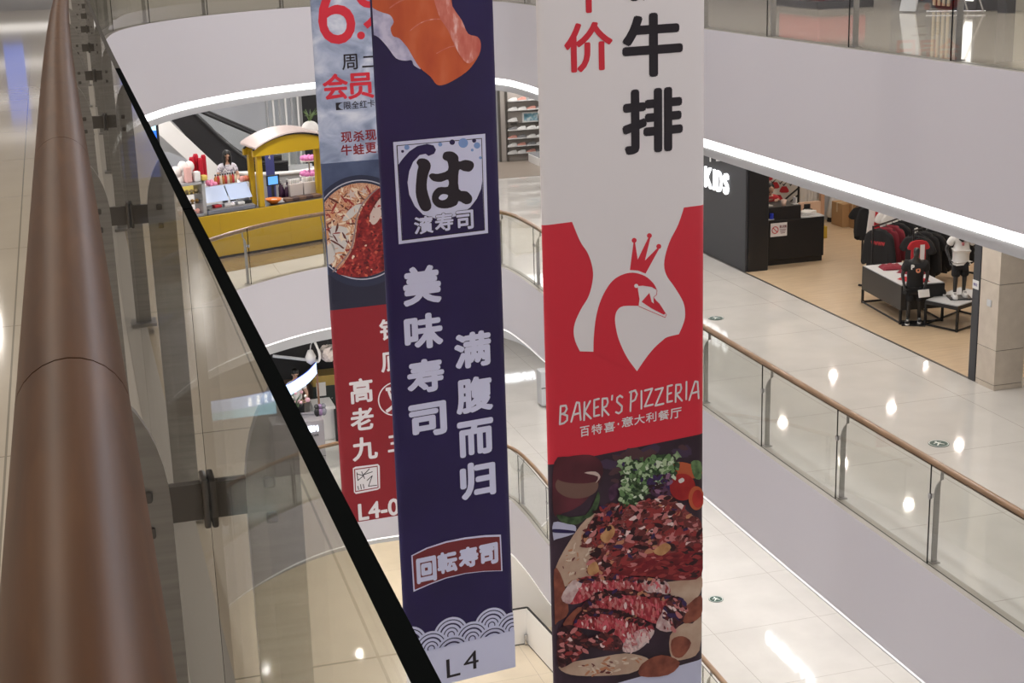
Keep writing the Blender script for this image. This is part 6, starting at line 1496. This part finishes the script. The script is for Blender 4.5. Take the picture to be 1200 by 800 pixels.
for k, (px_, py_, mm, lb) in enumerate(((372, 491, m_black, 'small black figure'), (376, 489, mat('toy_violet', (.25, .16, .3), .5), 'violet round toy'), (380, 491, mat('toy_grey', (.2, .2, .24), .5), 'dark grey round toy'))):
    p = at(px_, py_, Y=b0.y + .3); mb = MB(); mb.ball((p.x, p.y, zt_ + .1), (.07, .07, .1), 0, 12, 8); mb.ball((p.x, p.y, zt_ + .23), .06, 0, 12, 8); tag(mb.build('desk_toy', mm), f'{lb} at the right end of the grey front desk', 'toy', 'toys on the front desk')
p0_, p1_ = at(372, 475, Y=35.0), at(388, 492, Y=35.0)
t = thing('side_table', 'white cloth covered side table behind the grey front desk', 'table', ((p0_.x + p1_.x) / 2, 35.1, L3))
mb = MB(); mb.box(((p0_.x + p1_.x) / 2, 35.2, (L3 + p0_.z) / 2), (p1_.x - p0_.x + .2, .8, p0_.z - L3), bev=.03); mb.build('cloth', m_whfab, t)
mb = MB(); mb.box((p1_.x + .1, 34.7, L3 + .4), (.12, .1, .8)); mb.build('dark_leg', m_black, t)
# dark cabinet with golden top; white card on it (the code on the card is left out)
p0_, p1_ = at(372, 500, Y=36.8), at(400, 460, Y=36.8); zt_ = at(380, 452, Y=36.8).z; zg = at(380, 440, Y=36.8).z
t = thing('dark_cabinet', 'dark green cabinet with a golden top edge and a white card', 'cabinet', ((p0_.x + p1_.x) / 2, 37, L3))
mb = MB(); mb.box(((p0_.x + p1_.x) / 2 + .2, 37.1, (L3 + zt_) / 2), (p1_.x - p0_.x + .5, .6, zt_ - L3), bev=.01); mb.build('body', mat('cabinet_dark', (.012, .02, .018), .4), t)
mb = MB(); mb.box(((p0_.x + p1_.x) / 2 + .2, 37.1, (zt_ + zg) / 2), (p1_.x - p0_.x + .5, .62, zg - zt_), bev=.01); mb.build('golden_top', mat('gold_paint', (.40, .28, .08), .35, .5), t)
q_ = at(376.5, 456, Y=36.78); mb = MB(); mb.box((q_.x, 36.79, q_.z), (.24, .012, .36)); mb.build('card', m_whfab, t)
for px_, py_ in ((389, 466), (390, 480)):
    q_ = at(px_, py_, Y=36.78); mb = MB(); mb.ball((q_.x, 36.78, q_.z), .025, 0, 8, 6); mb.build('knob', m_metal, t)
# hanging flower ornament under the black ceiling
p = at(385, 413, Y=34.0); t = thing('hanging_ornament', 'white paper flower ornament hanging under the black ceiling of the stall', 'ornament', p)
mb = MB(); rnd = random.Random(9)
for k in range(16):
    d_ = Vector((rnd.gauss(0, 1), rnd.gauss(0, 1), rnd.gauss(0, 1))).normalized(); c_ = p + d_ * .13; x_ = d_.cross(Vector((.3, .2, 1))).normalized() * .11; y_ = d_.cross(x_).normalized() * .14; n_ = d_ * .05
    mb.add([c_ - x_ - y_, c_ + x_ - y_ * .4, c_ + x_ * .5 + y_ + n_, c_ - x_ * .8 + y_ * .7 + n_, c_ + n_ * 2], [[0, 1, 4], [1, 2, 4], [2, 3, 4], [3, 0, 4]])
mb.build('petals', mat('petal_white', (.62, .55, .52), .7), t); mb = MB(); mb.tube([p, (p.x, p.y, -7.1)], .01, seg=6); mb.build('cord', m_black, t)
p = at(364, 419, Y=34.0); t = thing('hanging_lamp', 'small white teardrop lamp on a curled arm under the black ceiling', 'lamp', p)
mb = MB(); mb.lathe((p.x, p.y, p.z - .18), [(.0001, 0), (.1, .08), (.13, .2), (.06, .36), (.0001, .38)], seg=14); mb.build('lamp_shade', m_whfab, t)
mb = MB(); mb.tube(smooth_poly([p + Vector((0, 0, .18)), p + Vector((.04, 0, .34)), p + Vector((.14, 0, .44)), p + Vector((.1, 0, .6))], False, 4), .014, seg=6); mb.build('arm', m_lgrey, t)
pp = at(349, 452, Y=35.3)
person('person in a white top with dark hair behind the curved lit sign', (pp.x - .05, 35.3, L3), R_(180), 0, m_whfab,
       {'l': ((-.25, .08, 1.13), (-.18, .32, 1.05), (.4, .9, -.1), (1, -.3, 0)), 'r': ((.25, .08, 1.13), (.16, .32, 1.05), (-.4, .9, -.1), (-1, -.3, 0))}, hair='short', look_down=.4, trousers=m_black)
# lit store names along the store line of level three, mirrored in the polished floor
m_name = mat('store_name_lit', (1, 1, 1), .4, emit=(.9, .95, 1), es=5)
mb = MB(); mb.box((SX + .15, 24, -8.8), (.2, 30, 3.6)); struct(mb, 'wall_gallery_lower', m_white)
t = thing('store_name', 'white lit store name on the wall line two floors down, mirrored in the floor', 'sign', (SX, 24.2, -8.7))
for k, ch in enumerate('OPIVOAM'):
    mb = MB(); put_glyph(mb, ch, (SX - .03, 25.15 - .29 * k, -8.78), (0, -.24, 0), (0, 0, .3), bold=.03, depth=(.03, 0, 0)); mb.build('letter', m_name, t)
mb = MB(); mb.box((14, 44.6, -8.8), (14, .2, 3.6)); struct(mb, 'wall_back_lower', m_white)
t = thing('store_name', 'white lit store name at the far end of the lower gallery, mirrored in the floor', 'sign', (13, 44.4, -8.6))
for k, ch in enumerate('CHINAU'):
    mb = MB(); put_glyph(mb, ch, (12.75 + .19 * k, 44.46, -8.7), (.16, 0, 0), (0, 0, .26), bold=.04, depth=(0, .03, 0)); mb.build('letter', m_name, t)
p = at(636, 478, z=L3); zt_ = at(636, 436, Y=p.y).z
t = thing('grey_cabinet', 'slim grey cabinet two floors down, half hidden by the red banner', 'cabinet', p)
mb = MB(); mb.box((p.x + .35, p.y + .2, (L3 + zt_) / 2 + .02), (.75, .4, zt_ - L3 - .04), bev=.03); mb.build('body', m_lgrey, t)
mb = MB(); mb.box((p.x + .35, p.y - .005, L3 + (zt_ - L3) * .55), (.74, .012, .02)); mb.build('door_gap', m_black, t)

# ---------------------------------------------------------------- top gallery opposite
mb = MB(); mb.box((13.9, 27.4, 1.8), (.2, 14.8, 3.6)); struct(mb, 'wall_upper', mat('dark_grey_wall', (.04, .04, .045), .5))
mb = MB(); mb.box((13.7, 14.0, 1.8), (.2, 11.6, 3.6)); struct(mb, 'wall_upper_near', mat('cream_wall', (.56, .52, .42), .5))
p = at(934, 9, z=L5); t = thing('red_stage', 'low red and black stage at the wall of the top gallery', 'platform', p)
mb = MB(); mb.box((p.x + .5, p.y + .1, .06), (1.0, 1.6, .12), bev=.02); mb.build('black_base', m_black, t)
mb = MB(); mb.box((p.x + .5, p.y + .1, .32), (.86, 1.4, .40), bev=.04); mb.build('red_top', mat('stage_red', (.35, .02, .03), .5), t)
p = at(1060, 15, z=L5); t = thing('easel_board', 'white slanted board on thin metal legs on the top gallery', 'sign stand', p)
mb = MB(); a = Vector((p.x, p.y, 0)); mb.prism([(0, 0), (.28, 0), (.4, 1.7), (.12, 1.7)], a + Vector((0, .15, .02)), (.35, -.94, 0), (.12, 0, 1), (.03, .01, 0)); mb.build('board', m_lgrey, t)
for y_ in (-.45, -.85):
    mb = MB(); mb.tube([a + Vector((.35, y_ + .3, 1.5)), a + Vector((.75, y_ - .05, .012))], .014, seg=6); mb.build('leg', m_metal, t)
mb = MB(); mb.tube([a + Vector((.15, -.35, .03)), a + Vector((.78, -.9, .03))], .012, seg=6); mb.build('foot_bar', m_metal, t)
p = at(1123, 13, z=L5); t = thing('slatted_cabinet', 'black cabinet with pale vertical slats on the top gallery', 'cabinet', p)
mb = MB(); mb.box((p.x + .35, p.y + .3, .9), (.5, 1.2, 1.8), bev=.01); mb.build('body', m_black, t)
for k in range(4):
    mb = MB(); mb.box((p.x + .09, p.y + .8 - .13 * k, .9), (.02, .06, 1.7)); mb.build('slat', mat('slat_cream', (.45, .38, .26), .5), t)
mb = MB(); mb.box((p.x + .09, p.y - .05, .95), (.02, .36, 1.6)); mb.build('lit_panel', mat('lit_white_panel', (1, 1, 1), .4, emit=(1, .98, .95), es=1.6), t)
p = at(1165, 16, z=L5); mb = MB(); mb.box((p.x + .2, p.y, 1.8), (.16, .22, 3.6), bev=.01); tag(mb.build('wall_post', m_black), 'black upright post against the cream wall of the top gallery', 'post')
# far side of our own gallery: lit store front whose light runs over the floor
sf = thing('lit_shelving', 'tall unit with rows of lit shelves at the far end of the near gallery', 'shelving', (-4, 34, 0))
mb = MB(); mb.box((-3.6, 34.2, 1.9), (8.0, .3, 3.8)); mb.build('back_panel', m_grey, sf)
for k in range(4):
    mb = MB(); mb.box((-3.6, 34.0, .35 + .75 * k), (7.8, .06, .16)); mb.build('lit_shelf', mat('shelf_glow', (1, 1, 1), .4, emit=(1, .97, .92), es=.6), sf)
mb = MB(); mb.box((-.75, 33.96, 1.5), (.4, .08, 1.6)); mb.build('blue_panel', mat('panel_blue_glow', (.2, .3, 1), .4, emit=(.25, .38, 1), es=.35), sf)

# ---------------------------------------------------------------- ground floor glimpsed between the banners
pc = at(619, 753, z=LG); zt_ = at(619, 711, Y=pc.y).z
t = thing('white_parapet', 'low white parapet with a black coping on the ground floor between the banners', 'parapet', pc)
e1_ = Vector((pc.x - 2.6, pc.y, 0)); e2_ = at(643, 800, z=LG); e2_ = pc + (e2_ - pc) * .9
def wall_piece(mb, a, b, z0, z1, th): 
    a = Vector((a.x, a.y, 0)); b = Vector((b.x, b.y, 0)); c = (a + b) / 2; d = b - a; mb.box((c.x, c.y, (z0 + z1) / 2), (d.length, th, z1 - z0), rz=math.atan2(d.y, d.x))
for a, b in ((e1_, pc), (pc, Vector((e2_.x + .3, e2_.y, 0)))):
    mb = MB(); wall_piece(mb, a, b, LG + .03, zt_ - .015, .09); mb.build('white_panel', m_white, t)
    mb = MB(); wall_piece(mb, a, b, zt_ - .015, zt_ + .01, .05); mb.build('coping', m_black, t)
    mb = MB(); wall_piece(mb, a, b, LG, LG + .03, .095); mb.build('base_line', m_black, t)
mb = MB(); mb.box((pc.x - .05, pc.y - .1, LG + .16), (.16, .08, .26), bev=.02); mb.box((pc.x + .08, pc.y - .12, LG + .08), (.1, .1, .14), bev=.03); tag(mb.build('floor_bracket', m_metal), 'small chrome bracket at the inner corner of the white parapet', 'bracket')
p = at(648, 800, z=LG); t = thing('white_column', 'slim white column on the ground floor at the left edge of the steak picture', 'column', p)
mb = MB(); mb.box((p.x + .18, p.y - .7, LG + 1.6), (.32, .32, 3.2), bev=.01); mb.build('shaft', m_white, t)
mb = MB(); mb.box((p.x + .18, p.y - .7, LG + .05), (.36, .36, .1), bev=.01); mb.build('foot', m_lgrey, t)
mb = MB(); mb.box((10.6, 33.6, LG + 1.85), (4.6, .2, 3.7)); struct(mb, 'wall_ground', m_white)
mb = MB(); mb.box((11.9, 30.4, LG + 1.85), (.2, 6.2, 3.7)); struct(mb, 'wall_ground_side', m_white)
